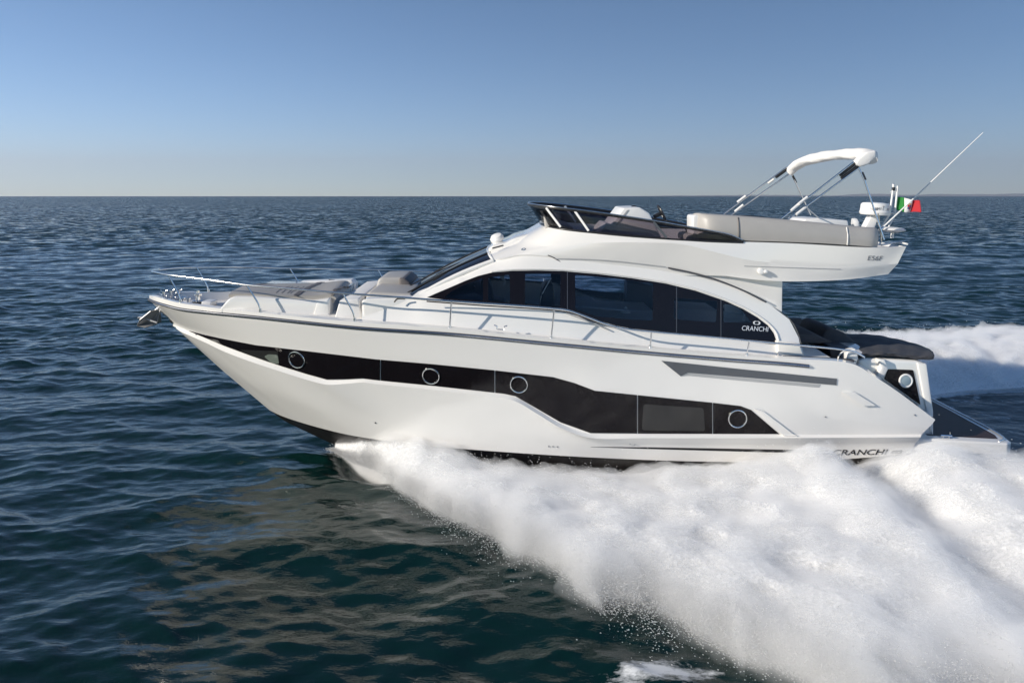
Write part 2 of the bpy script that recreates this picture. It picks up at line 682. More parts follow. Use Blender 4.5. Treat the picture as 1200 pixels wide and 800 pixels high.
CR_H = np.array([0.10, 0.38, 0.46, 0.42, 0.27, 0.18, 0.18, 0.46, 0.74, 0.88, 0.56, 0.96, 0.95, 0.90, 0.90, 0.8, 0.4])


def edge_b(x): return np.interp(x, EDGE_X, EDGE_B)
def in_b(x): return np.interp(x, IN_X, IN_B)
def crest_b(x): return np.interp(x, CR_X, CR_B)
def crest_h(x): return np.interp(x, CR_X, CR_H)


# -- waves: a few hundred travelling sines with crests sharpened sideways
NW = 210
lam = np.exp(np.linspace(np.log(.20), np.log(7.0), NW)) * RNG.uniform(.95, 1.05, NW)
th = R(-97) + RNG.normal(0, R(33), NW)
slope = .0185 * np.where(lam < 1.6, 1.0, np.where(lam < 3, .72, .5))
kk = 2 * np.pi / lam
amp = slope / kk
amp *= np.clip((lam / .6) ** .2, .7, 1.05)
phs = RNG.uniform(0, 2 * np.pi, NW)


def waves(X, Y, cell):
    """Displacement for still-water points; waves finer than the local mesh cell fade out."""
    X = X.astype(np.float32); Y = Y.astype(np.float32)
    Z = np.zeros_like(X); DX = np.zeros_like(X); DY = np.zeros_like(X)
    cr = cell.min(axis=1)
    for i in range(NW):
        k_ = int(np.searchsorted(cr, lam[i] / 2.5))
        if k_ < 2:
            continue
        f = np.clip((lam[i] / cell[:k_] - 2.5) / 2.5, 0, 1).astype(np.float32)
        cx, cy = math.cos(th[i]), math.sin(th[i])
        g = np.float32(kk[i]) * (X[:k_] * np.float32(cx) + Y[:k_] * np.float32(cy)) + np.float32(phs[i])
        s = np.sin(g) * f; c = np.cos(g) * f * np.float32(.85 * amp[i])
        Z[:k_] += np.float32(amp[i]) * s
        DX[:k_] += np.float32(cx) * c
        DY[:k_] += np.float32(cy) * c
    return Z, DX, DY


# fan-shaped grid, fine near the yacht and coarser out to the horizon
FAST = False
dr = [2.2]
while dr[-1] < 125000:
    d_ = dr[-1]
    dr.append(d_ + max(.022, d_ * .0022 if d_ < 45 else min(.03 * d_, d_ * d_ / 9000)))
dr = np.array(dr)
NU = 1300
u = np.linspace(-1.35, 1.35, NU)
rowd = dr[:, None] * np.ones((1, NU))
Xg = (dr[:, None] + 3.0) * u[None, :] * .92
Yg = rowd - D
gust = None
cell = np.maximum((dr[:, None] + 3.0) * .92 * 2.7 / NU, np.gradient(dr)[:, None]) * np.ones((1, NU))
Zw, DX, DY = waves(Xg, Yg, cell)
# slow patches of rougher and calmer water
gm = fbm(Xg / 16, Yg / 16, np.zeros_like(Xg), 2, 5)
gk = 1.0 + .42 * gm
Zw *= gk; DX *= gk; DY *= gk
# calmer between the wakes astern
b_abs = np.abs(Yg)
astern = np.clip((Xg - 6.5) / 2.0, 0, 1) * np.clip((in_b(Xg) + .6 - b_abs) / .8, 0, 1)
Zw = Zw * (1 - .75 * astern) - .22 * astern * np.clip(1 - (b_abs / 4) ** 2, 0, 1)
DX *= 1 - .75 * astern; DY *= 1 - .75 * astern
# keep the water out of the planing hull
under = np.clip((1.9 - b_abs) / .5, 0, 1) * np.clip((Xg + 3.6) / .9, 0, 1) * np.clip((9.2 - Xg) / 1.0, 0, 1)
Zw = Zw * (1 - .6 * under) - .25 * under
# foam mask
eb, ib = edge_b(Xg), in_b(Xg)
wob = .55 * fbm(Xg * .7, Yg * .7, np.zeros_like(Xg), 4, 21) * np.clip((Xg + 3.4) / 2.5, 0, 1)
inside = np.clip((eb + .25 + wob - b_abs) / .7, 0, 1) * np.clip((b_abs - ib + .5) / .7, 0, 1) * (Xg > -3.4)
lace = np.clip(1 - np.abs(Yg - (-D + 8.05 + .05 * Xg)) / .75, 0, 1) * np.clip((Xg - .3) / .9, 0, 1) * np.clip((3.4 - Xg) / 1.5, 0, 1)
wash = np.clip(astern * 1.2, 0, 1) * (.40 + .22 * fbm(Xg * .35, Yg * 1.1, np.zeros_like(Xg), 3, 61))
foam = np.clip(np.maximum.reduce([inside, lace * .74, wash]), 0, 1)
foam = np.where(rowd > 70, 0, foam)
Vs = np.stack([Xg + DX, Yg + DY, Zw], axis=-1).reshape(-1, 3)
nr_, nc_ = Xg.shape
idx = np.arange(nr_ * nc_).reshape(nr_, nc_)
quads = np.stack([idx[:-1, :-1], idx[:-1, 1:], idx[1:, 1:], idx[1:, :-1]], axis=-1).reshape(-1, 4)

sea_m = bpy.data.materials.new("sea_water")
sea_m.use_nodes = True
n = sea_m.node_tree; L = n.links.new
pb = n.nodes["Principled BSDF"]; out = n.nodes["Material Output"]
pb.inputs["Base Color"].default_value = (0.0012, 0.0165, 0.0150, 1)
pb.inputs["Roughness"].default_value = 0.055
pb.inputs["IOR"].default_value = 1.42
geo = n.nodes.new("ShaderNodeNewGeometry")
mpw = n.nodes.new("ShaderNodeMapping"); mpw.inputs["Scale"].default_value = (.55, 1.0, 1.0)
L(geo.outputs["Position"], mpw.inputs[0])
n1 = n.nodes.new("ShaderNodeTexNoise"); n1.inputs["Scale"].default_value = 4.2; n1.inputs["Detail"].default_value = 5; n1.inputs["Roughness"].default_value = .55
n2 = n.nodes.new("ShaderNodeTexNoise"); n2.inputs["Scale"].default_value = .42; n2.inputs["Detail"].default_value = 5; n2.inputs["Roughness"].default_value = .6
L(mpw.outputs[0], n1.inputs["Vector"]); L(mpw.outputs[0], n2.inputs["Vector"])
b1 = n.nodes.new("ShaderNodeBump"); b1.inputs["Strength"].default_value = .42; b1.inputs["Distance"].default_value = .05
L(n1.outputs["Fac"], b1.inputs["Height"])
# the far sea, whose waves are finer than the mesh: their slopes tilt the normal directly
mpf = n.nodes.new("ShaderNodeMapping"); mpf.inputs["Scale"].default_value = (.7, 1.0, 1.0)
L(geo.outputs["Position"], mpf.inputs[0])
n2.inputs["Scale"].default_value = .8; n2.inputs["Detail"].default_value = 4; n2.inputs["Roughness"].default_value = .62
L(mpf.outputs[0], n2.inputs["Vector"])
n3 = n.nodes.new("ShaderNodeTexNoise"); n3.inputs["Scale"].default_value = .035; n3.inputs["Detail"].default_value = 3
L(mpf.outputs[0], n3.inputs["Vector"])
cdist = n.nodes.new("ShaderNodeVectorMath"); cdist.operation = 'DISTANCE'; cdist.inputs[1].default_value = (0, 0, 0)
L(geo.outputs["Position"], cdist.inputs[0])
mr = n.nodes.new("ShaderNodeMapRange"); mr.inputs[1].default_value = 14; mr.inputs[2].default_value = 110; mr.inputs[3].default_value = .10; mr.inputs[4].default_value = SEA_SLOPE
L(cdist.outputs["Value"], mr.inputs[0])
mg = n.nodes.new("ShaderNodeMapRange"); mg.inputs[1].default_value = .3; mg.inputs[2].default_value = .7; mg.inputs[3].default_value = .75; mg.inputs[4].default_value = 1.25
L(n3.outputs["Fac"], mg.inputs[0])
mk = n.nodes.new("ShaderNodeMath"); mk.operation = 'MULTIPLY'
L(mr.outputs[0], mk.inputs[0]); L(mg.outputs[0], mk.inputs[1])
vs = n.nodes.new("ShaderNodeVectorMath"); vs.operation = 'SUBTRACT'; vs.inputs[1].default_value = (.5, .5, .5)
L(n2.outputs["Color"], vs.inputs[0])
vm = n.nodes.new("ShaderNodeVectorMath"); vm.operation = 'MULTIPLY'; vm.inputs[1].default_value = (1, 1, 0)
L(vs.outputs[0], vm.inputs[0])
vk = n.nodes.new("ShaderNodeVectorMath"); vk.operation = 'SCALE'
L(vm.outputs[0], vk.inputs[0]); L(mk.outputs[0], vk.inputs["Scale"])
# normals tilted one way so the sea mirrors higher, darker sky
vb = n.nodes.new("ShaderNodeVectorMath"); vb.operation = 'ADD'; vb.inputs[1].default_value = (0, -.115, 0)
L(vm.outputs[0], vb.inputs[0]); L(vb.outputs[0], vk.inputs[0])
va = n.nodes.new("ShaderNodeVectorMath"); va.operation = 'ADD'
L(b1.outputs[0], va.inputs[0]); L(vk.outputs[0], va.inputs[1])
vn = n.nodes.new("ShaderNodeVectorMath"); vn.operation = 'NORMALIZE'
L(va.outputs[0], vn.inputs[0]); L(vn.outputs[0], pb.inputs["Normal"])
# foam
at = n.nodes.new("ShaderNodeAttribute"); at.attribute_name = "foam"
nf = n.nodes.new("ShaderNodeTexNoise"); nf.inputs["Scale"].default_value = 4.0; nf.inputs["Detail"].default_value = 9; nf.inputs["Roughness"].default_value = .68
L(mpw.outputs[0], nf.inputs["Vector"])
sb_ = n.nodes.new("ShaderNodeMath"); sb_.operation = 'MULTIPLY_ADD'; sb_.inputs[1].default_value = 1.15; sb_.inputs[2].default_value = -.72
L(at.outputs["Fac"], sb_.inputs[0])
ad = n.nodes.new("ShaderNodeMath"); ad.operation = 'ADD'
L(sb_.outputs[0], ad.inputs[0]); L(nf.outputs["Fac"], ad.inputs[1])
fm = n.nodes.new("ShaderNodeMapRange"); fm.inputs[1].default_value = .42; fm.inputs[2].default_value = .58; fm.clamp = True
L(ad.outputs[0], fm.inputs[0])
df = n.nodes.new("ShaderNodeBsdfDiffuse"); df.inputs[0].default_value = (.72, .73, .73, 1)
mxs = n.nodes.new("ShaderNodeMixShader")
L(fm.outputs[0], mxs.inputs[0]); L(pb.outputs[0], mxs.inputs[1]); L(df.outputs[0], mxs.inputs[2]); L(mxs.outputs[0], out.inputs[0])

sea = big_mesh("sea", Vs, quads, sea_m)
a_ = sea.data.attributes.new("foam", 'FLOAT', 'POINT')
a_.data.foreach_set("value", foam.astype(np.float32).ravel())
tag(sea, kind="structure")

# ================================================================== WAKE SPRAY
spray_m = bpy.data.materials.new("white_spray")
spray_m.use_nodes = True
n = spray_m.node_tree; n.nodes.clear(); L = n.links.new
so_ = n.nodes.new("ShaderNodeOutputMaterial")
d1 = n.nodes.new("ShaderNodeBsdfDiffuse"); d1.inputs[0].default_value = (.95, .95, .945, 1)
t1 = n.nodes.new("ShaderNodeBsdfTranslucent"); t1.inputs[0].default_value = (.88, .89, .90, 1)
mA = n.nodes.new("ShaderNodeMixShader"); mA.inputs[0].default_value = .12
L(d1.outputs[0], mA.inputs[1]); L(t1.outputs[0], mA.inputs[2])
tp = n.nodes.new("ShaderNodeBsdfTransparent")
g_ = n.nodes.new("ShaderNodeNewGeometry")
mp_ = n.nodes.new("ShaderNodeMapping"); mp_.inputs["Rotation"].default_value = (0, 0, R(38)); mp_.inputs["Scale"].default_value = (1, 1, 1)
L(g_.outputs["Position"], mp_.inputs[0])
ns = n.nodes.new("ShaderNodeTexNoise"); ns.inputs["Scale"].default_value = 17; ns.inputs["Detail"].default_value = 6; ns.inputs["Roughness"].default_value = .72
L(mp_.outputs[0], ns.inputs["Vector"])
atd = n.nodes.new("ShaderNodeAttribute"); atd.attribute_name = "cover_amount"
# opacity = ramp(density + noise)
ma = n.nodes.new("ShaderNodeMath"); ma.operation = 'ADD'
L(ns.outputs["Fac"], ma.inputs[0]); L(atd.outputs["Fac"], ma.inputs[1])
rmp = n.nodes.new("ShaderNodeMapRange"); rmp.inputs[1].default_value = .86; rmp.inputs[2].default_value = 1.16
L(ma.outputs[0], rmp.inputs[0])
mB = n.nodes.new("ShaderNodeMixShader")
L(rmp.outputs[0], mB.inputs[0]); L(tp.outputs[0], mB.inputs[1]); L(mA.outputs[0], mB.inputs[2])
bpn = n.nodes.new("ShaderNodeBump"); bpn.inputs["Strength"].default_value = .2; bpn.inputs["Distance"].default_value = .02
L(ns.outputs["Fac"], bpn.inputs["Height"]); L(bpn.outputs[0], d1.inputs["Normal"]); L(bpn.outputs[0], t1.inputs["Normal"])
L(mB.outputs[0], so_.inputs[0])

drop_m = bpy.data.materials.new("spray_drops")
drop_m.use_nodes = True
n = drop_m.node_tree; n.nodes.clear(); L = n.links.new
so2 = n.nodes.new("ShaderNodeOutputMaterial")
d2 = n.nodes.new("ShaderNodeBsdfDiffuse"); d2.inputs[0].default_value = (.92, .92, .92, 1)
t2_ = n.nodes.new("ShaderNodeBsdfTranslucent"); t2_.inputs[0].default_value = (.92, .92, .92, 1)
m2_ = n.nodes.new("ShaderNodeMixShader"); m2_.inputs[0].default_value = .5
L(d2.outputs[0], m2_.inputs[1]); L(t2_.outputs[0], m2_.inputs[2]); L(m2_.outputs[0], so2.inputs[0])


def mist(density):
    m = bpy.data.materials.new("spray_mist")
    m.use_nodes = True
    n = m.node_tree; n.nodes.clear()
    o = n.nodes.new("ShaderNodeOutputMaterial")
    sv = n.nodes.new("ShaderNodeVolumeScatter")
    sv.inputs["Color"].default_value = (.995, .995, .995, 1)
    sv.inputs["Density"].default_value = density
    n.links.new(sv.outputs[0], o.inputs["Volume"])
    return m


def strip(p, q):
    return np.stack([p[:-1], p[1:], q[1:], q[:-1]], -1)


def body(xs, ts, sgn, lift, dens, seed, spread=0.0, rough=1.0):
    """One sheet of the spray: xs along the wake, ts across it (0 hull side, 1 outer edge)."""
    X = xs[:, None] * np.ones((1, len(ts)))
    T = ts[None, :] * np.ones((len(xs), 1))
    ib, cb, ch = in_b(X), crest_b(X), crest_h(X)
    grow = np.clip((X + 3.6) / 3.2, .06, 1)
    z0 = np.zeros_like(X)
    eb = edge_b(X) + grow * (.75 * fbm(X * .55, z0, z0 + sgn, 3, seed + 3) + .30 * fbm(X * 2.4, z0, z0 + sgn, 3, seed + 4))
    eb = eb + grow * spread * (1 + .5 * fbm(X * 1.2, z0 + 9, z0 + sgn, 2, seed + 17))
    cb = cb + grow * .25 * fbm(X * .9, z0 + 4, z0 + sgn, 3, seed + 6)
    ch = ch * (1.0 if sgn > 0 else np.interp(X, [-4, 6, 9, 14, 30], [.5, .5, .42, .5, .5]))
    ch = ch * (1 + .09 * fbm(X * 1.5, z0 + 2, z0 + sgn, 3, seed + 5) + .10 * fbm(X * 4.5, z0 + 2, z0 + sgn, 3, seed + 15))
    eb = np.maximum(eb, cb + .12)
    Bq = ib + (eb - ib) * T
    inner = np.clip((Bq - ib) / np.maximum(cb - ib, .05), 0, 1)
    tau = np.clip((Bq - cb) / np.maximum(eb - cb, .05), 0, 1)
    ch = ch * (1 - .52 * np.exp(-((X - 5.8) / .42) ** 2) * np.clip(1 - tau * 4, 0, 1))
    h = np.where(Bq < cb, ch * (inner ** .8), (ch * (1 - .8 * tau) + .34 * grow * tau ** .6) * np.sqrt(np.maximum(0, 1 - tau ** 4.5)))
    # flow runs aft and outward: noise is drawn out along it
    ca, sa = math.cos(R(42)), math.sin(R(42))
    U = X * ca + Bq * sa; W = -X * sa + Bq * ca
    big = fbm(U * .42, W * .75, z0 + sgn * 3, 3, seed)
    bil = 1 - np.abs(fbm(U * .9, W * 1.7, z0 + sgn, 4, seed + 1)) * 2.2
    fin = fbm(U * 3.2, W * 6.0, z0, 4, seed + 2, .6)
    vf = fbm(U * 14, W * 22, z0, 3, seed + 9, .6)
    env = np.clip(h / .35, 0, 1) * grow
    Z = h + env * (.08 * big + rough * (.035 * (bil - .4) + .04 * fin + .012 * vf)) + lift * np.clip(h / .2, 0, 1)
    Y = -(Bq + env * (.10 * fin + .05 * big) + lift * .5 * tau)
    Z = np.where(tau >= 1, -.12, Z)
    V = np.stack([X + env * .06 * bil, Y * sgn, Z], -1)
    dn = dens + .30 * (bil - .5) * (lift > 0) + .18 * big * (lift > 0)
    dn = dn * np.clip((1 - tau) / .22, 0, 1) ** .6 if lift == 0 else dn * np.clip((1 - tau) / .25, 0, 1) ** .5
    dn = dn * np.clip(T / .03, 0, 1)
    return V, dn


def add_sheet(VV, QQ, DD, V, dn):
    o = sum(len(v) for v in VV)
    a, b = V.shape[:2]
    idx = o + np.arange(a * b).reshape(a, b)
    VV.append(V.reshape(-1, 3)); DD.append(dn.ravel())
    QQ.append(np.stack([idx[:-1, :-1], idx[:-1, 1:], idx[1:, 1:], idx[1:, :-1]], -1).reshape(-1, 4))


xs_near = np.concatenate([np.linspace(-3.6, 9.5, 760), np.linspace(9.6, 26, 160)])
xs_far = np.concatenate([np.linspace(-3.6, 7, 150), np.linspace(7.05, 14, 420), np.linspace(14.1, 30, 160)])
for sgn, xs, nt_ in ((1, xs_near, 420), (-1, xs_far, 240)):
    VV, QQ, DD = [], [], []
    ts = np.linspace(0, 1, nt_)
    V0, dn0 = body(xs, ts, sgn, 0.0, .95, 40)
    add_sheet(VV, QQ, DD, V0, dn0)
    for lift, dns in ((.06, .42), (.12, .34)):
        V1, dn1 = body(xs[::2], ts[::2], sgn, lift, dns, 40)
        add_sheet(VV, QQ, DD, V1, dn1)
    o = big_mesh("wake_spray", np.concatenate(VV), np.concatenate(QQ), spray_m)
    a_ = o.data.attributes.new("cover_amount", 'FLOAT', 'POINT')
    a_.data.foreach_set("value", np.concatenate(DD).astype(np.float32))
    tag(o, "white bow wave and wake foam thrown out along the %s side of the yacht" % ("near" if sgn > 0 else "far"), "spray", kind="stuff")
    # the mist itself: a closed body of even, dense white droplets
    for lift_, spread_, den_, rgh_, sd_ in ((.05, .04, 5.0, 1.0, 40), (.10, .12, 3.8, 1.8, 140), (.17, .22, 2.4, 2.6, 240), (.26, .34, 1.2, 3.4, 340)):
        Vt, _d = body(xs[::2], ts[::2], sgn, lift_, .5, 40, spread_, rgh_)
        Vt[..., 2] += np.clip(Vt[..., 2] / .4, 0, 1) * .5 * lift_ * fbm(Vt[..., 0] * 2.3, Vt[..., 1] * 3.1, Vt[..., 0] * 0, 3, sd_)
        # ragged outline: torn along the flow, aft and outward
        xx, yy = Vt[..., 0].copy(), Vt[..., 1] * -sgn
        gq = np.clip((xx + 3.6) / 3.2, .05, 1) * np.linspace(0, 1, Vt.shape[1])[None, :] ** 2
        uq, wq = xx * .62 + yy * .78, -xx * .78 + yy * .62
        tear = fbm(uq * .9, wq * 2.8, xx * 0 + sd_, 4, sd_ + 3, .6) * (.25 + 1.1 * spread_) * gq
        side_ = fbm(xx * 2.1, yy * 2.1, xx * 0 + sd_, 3, sd_ + 5) * .18 * gq
        Vt[..., 0] += tear * .62 - side_ * .78
        Vt[..., 1] += -sgn * (tear * .78 + side_ * .62)
        Vb = Vt.copy(); Vb[..., 2] = -.35
        na, nb_ = Vt.shape[:2]
        it_ = np.arange(na * nb_).reshape(na, nb_); ib_ = it_ + na * nb_
        Qm = np.concatenate([
            np.stack([it_[:-1, :-1], it_[1:, :-1], it_[1:, 1:], it_[:-1, 1:]], -1).reshape(-1, 4),
            np.stack([ib_[:-1, :-1], ib_[:-1, 1:], ib_[1:, 1:], ib_[1:, :-1]], -1).reshape(-1, 4),
            strip(it_[:, 0], ib_[:, 0]), strip(it_[:, -1], ib_[:, -1]), strip(it_[0], ib_[0]), strip(it_[-1], ib_[-1])])
        om = big_mesh("wake_mist", np.concatenate([Vt.reshape(-1, 3), Vb.reshape(-1, 3)]), Qm, mist(den_))
        bmm = bmesh.new(); bmm.from_mesh(om.data); bmesh.ops.recalc_face_normals(bmm, faces=bmm.faces); bmm.to_mesh(om.data); bmm.free()
        tag(om, "%s white mist of the wake on the %s side" % ({.05: "dense innermost", .10: "thick", .17: "thin", .26: "faint outermost"}[lift_], "near" if sgn > 0 else "far"), "spray", "mist over the wake", "stuff")
    # loose drops round the sheet
    ND = 560000 if sgn > 0 else 80000
    a, b = V0.shape[:2]
    xw = np.gradient(xs)
    pw = xw / xw.sum()
    if sgn < 0:
        pw = pw * np.clip((xs - 6) / 1.5, 0.05, 1); pw /= pw.sum()
    ii = RNG.choice(a, ND, p=pw)
    kind = RNG.random(ND) * .75
    tt = np.where(kind < .62, 1 + .01 - np.abs(RNG.normal(0, .05, ND)), np.where(kind < .72, .0, RNG.random(ND)))
    Xq = xs[ii]
    tcr = (crest_b(Xq) - in_b(Xq)) / (edge_b(Xq) - in_b(Xq))
    tt = np.where((kind >= .62) & (kind < .72), np.clip(tcr + RNG.normal(0, .05, ND), 0, 1), tt)
    jj = np.clip((tt * (b - 1)).astype(int), 0, b - 1)
    base_ = V0[ii, jj]
    g3 = np.clip((Xq + 3.6) / 3.0, .12, 1)
    out_ = np.abs(RNG.exponential(.22, ND)) * (.35 + 1.3 * np.clip(fbm(Xq * 2.2, Xq * 0, Xq * 0, 3, 77) + .5, 0, 1.2)) * g3 * np.where(kind < .5, 1.0, .25)
    up = RNG.exponential(.07, ND) * g3 * np.where(kind < .72, 1.1, .5)
    c_ = base_ + np.stack([RNG.normal(0, .08, ND) + out_ * .3, -sgn * out_, np.maximum(up, 0)], -1)
    c_[:, 2] = np.maximum(c_[:, 2], .01 + .05 * RNG.random(ND))
    sz = np.exp(RNG.normal(np.log(.0026), .75, ND)) * (1.0 if sgn > 0 else 1.5)
    sz = np.minimum(sz, .0055 if sgn > 0 else .010)
    tet = np.array([[1, 1, 1], [1, -1, -1], [-1, 1, -1], [-1, -1, 1]], float) * .8
    q = RNG.normal(size=(ND, 4)); q /= np.linalg.norm(q, axis=1, keepdims=True)
    w, x, y, z = q.T
    Rm = np.stack([np.stack([1 - 2 * (y * y + z * z), 2 * (x * y - z * w), 2 * (x * z + y * w)], -1),
                   np.stack([2 * (x * y + z * w), 1 - 2 * (x * x + z * z), 2 * (y * z - x * w)], -1),
                   np.stack([2 * (x * z - y * w), 2 * (y * z + x * w), 1 - 2 * (x * x + y * y)], -1)], 1)
    pts = np.einsum('nij,kj->nki', Rm, tet) * sz[:, None, None]
    fl_ = np.array([.62, -.70 * sgn, .1]); pts = pts + (pts @ fl_)[..., None] * fl_ * 1.2 + c_[:, None, :]
    tri = np.array([[0, 1, 2], [0, 3, 1], [0, 2, 3], [1, 3, 2]])
    tris = (np.arange(ND)[:, None, None] * 4 + tri[None]).reshape(-1, 3)
    od = big_mesh("spray_drops", pts.reshape(-1, 3), None, drop_m, tris=tris)
    tag(od, "loose drops flying off the wake on the %s side" % ("near" if sgn > 0 else "far"), "spray", kind="stuff")
# ================================================================== THE YACHT
yacht = empty("motor_yacht")
yacht.matrix_world = POSE
tag(yacht, "white flybridge motor yacht with dark window bands planing over the sea", "yacht")

B_RUB = [(175, 0), (182, .30), (195, .55), (211, .74), (250, 1.10), (304, 1.42), (360, 1.66), (420, 1.85), (500, 2.03),
         (600, 2.15), (700, 2.2), (940, 2.2), (1000, 2.17), (1096, 2.08)]
B_IN = [(178, 0), (184, .22), (197, .43), (211, .60), (250, .96), (304, 1.28), (360, 1.52), (420, 1.71), (500, 1.89),
        (600, 2.01), (700, 2.06), (940, 2.04), (1000, 1.95), (1096, 1.86)]
B_KN = [(200, 0), (222, .26), (240, .52), (260, .78), (300, 1.13), (360, 1.46), (420, 1.70), (500, 1.92), (600, 2.08), (700, 2.15), (940, 2.17), (1096, 2.08)]
B_LO = [(201, 0), (222, .245), (240, .46), (262, .68), (295, .95), (330, 1.16), (380, 1.41), (440, 1.62), (520, 1.83), (600, 1.99), (690, 2.08), (900, 2.12), (1090, 2.06)]
B_MID = [(262, 0), (280, .30), (300, .54), (360, 1.06), (430, 1.41), (520, 1.70), (600, 1.92), (690, 2.03), (900, 2.07), (1080, 2.03)]
B_CH = [(316, 0), (335, .24), (360, .54), (400, .93), (430, 1.16), (500, 1.50), (600, 1.82), (700, 1.95), (800, 1.99), (920, 2.01), (1066, 2.0)]
NC = 260
h_in = row([(177, 346), (184, 346), (197, 350), (211, 353), (250, 358), (304, 363.5), (360, 369), (420, 374), (530, 382.5), (640, 394), (750, 404.5), (850, 413), (935, 418), (985, 421), (1004, 425), (1025, 438), (1048, 453), (1094, 489)], B_IN, NC)
h_top = row([(175, 346), (182, 347.5), (195, 351), (211, 355), (250, 360.5), (300, 366), (360, 372), (420, 377.5), (530, 385.5), (640, 397), (750, 407.5), (850, 416), (935, 420.5), (985, 423.5), (1004, 428), (1025, 441), (1048, 456), (1096, 491.5)], B_RUB, NC)
h_rub = row([(175, 351), (182, 354), (195, 358), (211, 362), (250, 366.5), (300, 371.5), (360, 378), (420, 384), (530, 391.5), (640, 402), (750, 412.5), (850, 421), (940, 428), (1000, 437), (1040, 462), (1093, 496)], B_RUB, NC)
h_kn = row([(200, 377), (211, 382), (222, 387), (240, 391.5), (262, 396), (300, 403.5), (360, 410.5), (440, 420), (510, 426), (580, 433), (650, 441), (673, 448), (697, 457), (760, 463.5), (835, 471), (872, 475.5), (960, 484), (1030, 494), (1087, 502)], B_KN, NC)
h_lo = row([(201, 379), (211, 383.5), (222, 388.5), (240, 396), (262, 405.5), (295, 418), (330, 430), (360, 439.5), (383, 445.5), (405, 445), (425, 444), (442, 446), (510, 453), (590, 462), (604, 465), (630, 480), (657, 496), (690, 508), (760, 508.5), (913, 509), (1000, 509), (1080, 509)], B_LO, NC)
h_lip = row([(203, 382), (211, 388), (222, 393), (240, 401), (262, 411.5), (295, 424), (330, 435.5), (360, 445), (383, 450.5), (405, 449.5), (425, 448), (442, 450), (510, 457), (590, 466.5), (604, 470), (630, 485), (657, 501), (690, 512.5), (760, 513), (913, 513), (1000, 512.5), (1079, 512)],
            [(k, v + (.055 if k > 215 else 0)) for k, v in B_LO], NC)
h_mid = row([(262, 435), (280, 443), (300, 452), (360, 472), (430, 485), (520, 498), (600, 506), (690, 521), (760, 522), (900, 522), (1000, 521), (1073, 519)], B_MID, NC)
h_ch = row([(316, 480.5), (325, 485), (335, 489), (360, 497), (400, 507.5), (430, 513), (500, 522), (600, 530), (700, 536), (800, 540), (920, 541), (1000, 537), (1066, 531)], B_CH, NC)
h_chi = row([(319, 482.5), (327, 487), (337, 491), (362, 500), (402, 511), (432, 517), (500, 526), (600, 534), (700, 540), (800, 544), (920, 545), (1000, 541), (1064, 535)], [(k + 3, max(0, v - .09)) for k, v in B_CH], NC)
h_keel = row([(321, 484, 0), (332, 492, 0), (360, 506, 0), (400, 525, 0), (440, 545, 0), (520, 575, 0), (700, 600, 0), (900, 600, 0), (1062, 596, 0)], None, NC)

hull_rows = subdiv_rows([h_in, h_top], 2)[:-1] + subdiv_rows([h_top, h_rub], 2)[:-1] + subdiv_rows([h_rub, h_kn], 5)[:-1] + subdiv_rows([h_kn, h_lo], 4)[:-1] \
    + subdiv_rows([h_lo, h_lip], 2)[:-1] + subdiv_rows([h_lip, h_mid], 4)[:-1] + subdiv_rows([h_mid, h_ch], 4)
hull = loft("hull", hull_rows, M['gel'], yacht, aft_cap=True, sharp=24)
hull_bvh = bvh_of_rows(hull_rows)
bot_rows = subdiv_rows([h_ch, h_chi], 2)[:-1] + subdiv_rows([h_chi, h_keel], 6)
loft("bottom", bot_rows, M['bottom'], hull, aft_cap=True)

# rub rail with its steel strip
rb = h_rub[:218]
tube("rub_rail", [Vector(p) + Vector((0, -.012, 0)) for p in rb], .030, M['rub'], hull, sides=8, mirror=True)
tube("rub_rail_strip", [Vector(p) + Vector((0, -.034, .004)) for p in rb], .012, M['chrome'], hull, sides=6, mirror=True)

# long dark window band let into the topsides
top_l = [(222, 387.6), (240, 392.2), (262, 397), (300, 404.3), (360, 411.3), (440, 420.8), (510, 426.8), (580, 433.8), (648, 441.6), (673, 448.5), (697, 457.6), (760, 464), (835, 471.6), (868, 475.5), (880, 480)]
bot_l = [(913, 508), (760, 507.6), (692, 507), (657, 494.5), (630, 478.8), (604, 463.8), (590, 460.8), (510, 451.8), (442, 445), (425, 443), (405, 444), (383, 444.3), (360, 438), (330, 428.6), (295, 416.6), (262, 404.4), (240, 395.2)]
panels = []
def x_at(line, x):
    l = sorted(line)
    return float(np.interp(x, [p[0] for p in l], [p[1] for p in l]))
cuts = [222, 446, 580, 747, 835, 913]
for a, b2 in zip(cuts[:-1], cuts[1:]):
    t = [p for p in top_l if a + 1 < p[0] < b2 - 1]
    lw = [p for p in bot_l if a + 1 < p[0] < b2 - 1]
    pa = a + (.5 if a > 222 else 0); pb = b2 - (.5 if b2 < 913 else 0)
    poly = ([(pa, x_at(top_l, pa))] + t + ([(pb, x_at(top_l, pb))] if b2 < 913 else []) +
            [(pb, x_at(bot_l, pb))] + lw + ([(pa, x_at(bot_l, pa))] if a > 222 else []))
    panels.append(decal("hull_window", poly, hull_bvh, M['blackglass'], yacht, off=.010, thick=.035, step=8))
decal("pane", rounded([(281, 409.5), (326, 411), (328, 426.5), (318, 424.5), (298, 417.5)], 3), hull_bvh, M['hullpane'], panels[0], off=.014, thick=.004, step=6)
decal("pane", rounded([(310, 417), (315, 414.5), (326, 415.2), (327.5, 426), (318, 424)], 2), hull_bvh, M['greenpane'], panels[0], off=.017, thick=.003, step=5)
decal("pane", rounded([(754, 473), (824, 477.5), (826, 504.5), (752, 503.5)], 3), hull_bvh, M['hullpane'], panels[3], off=.014, thick=.004, step=7)


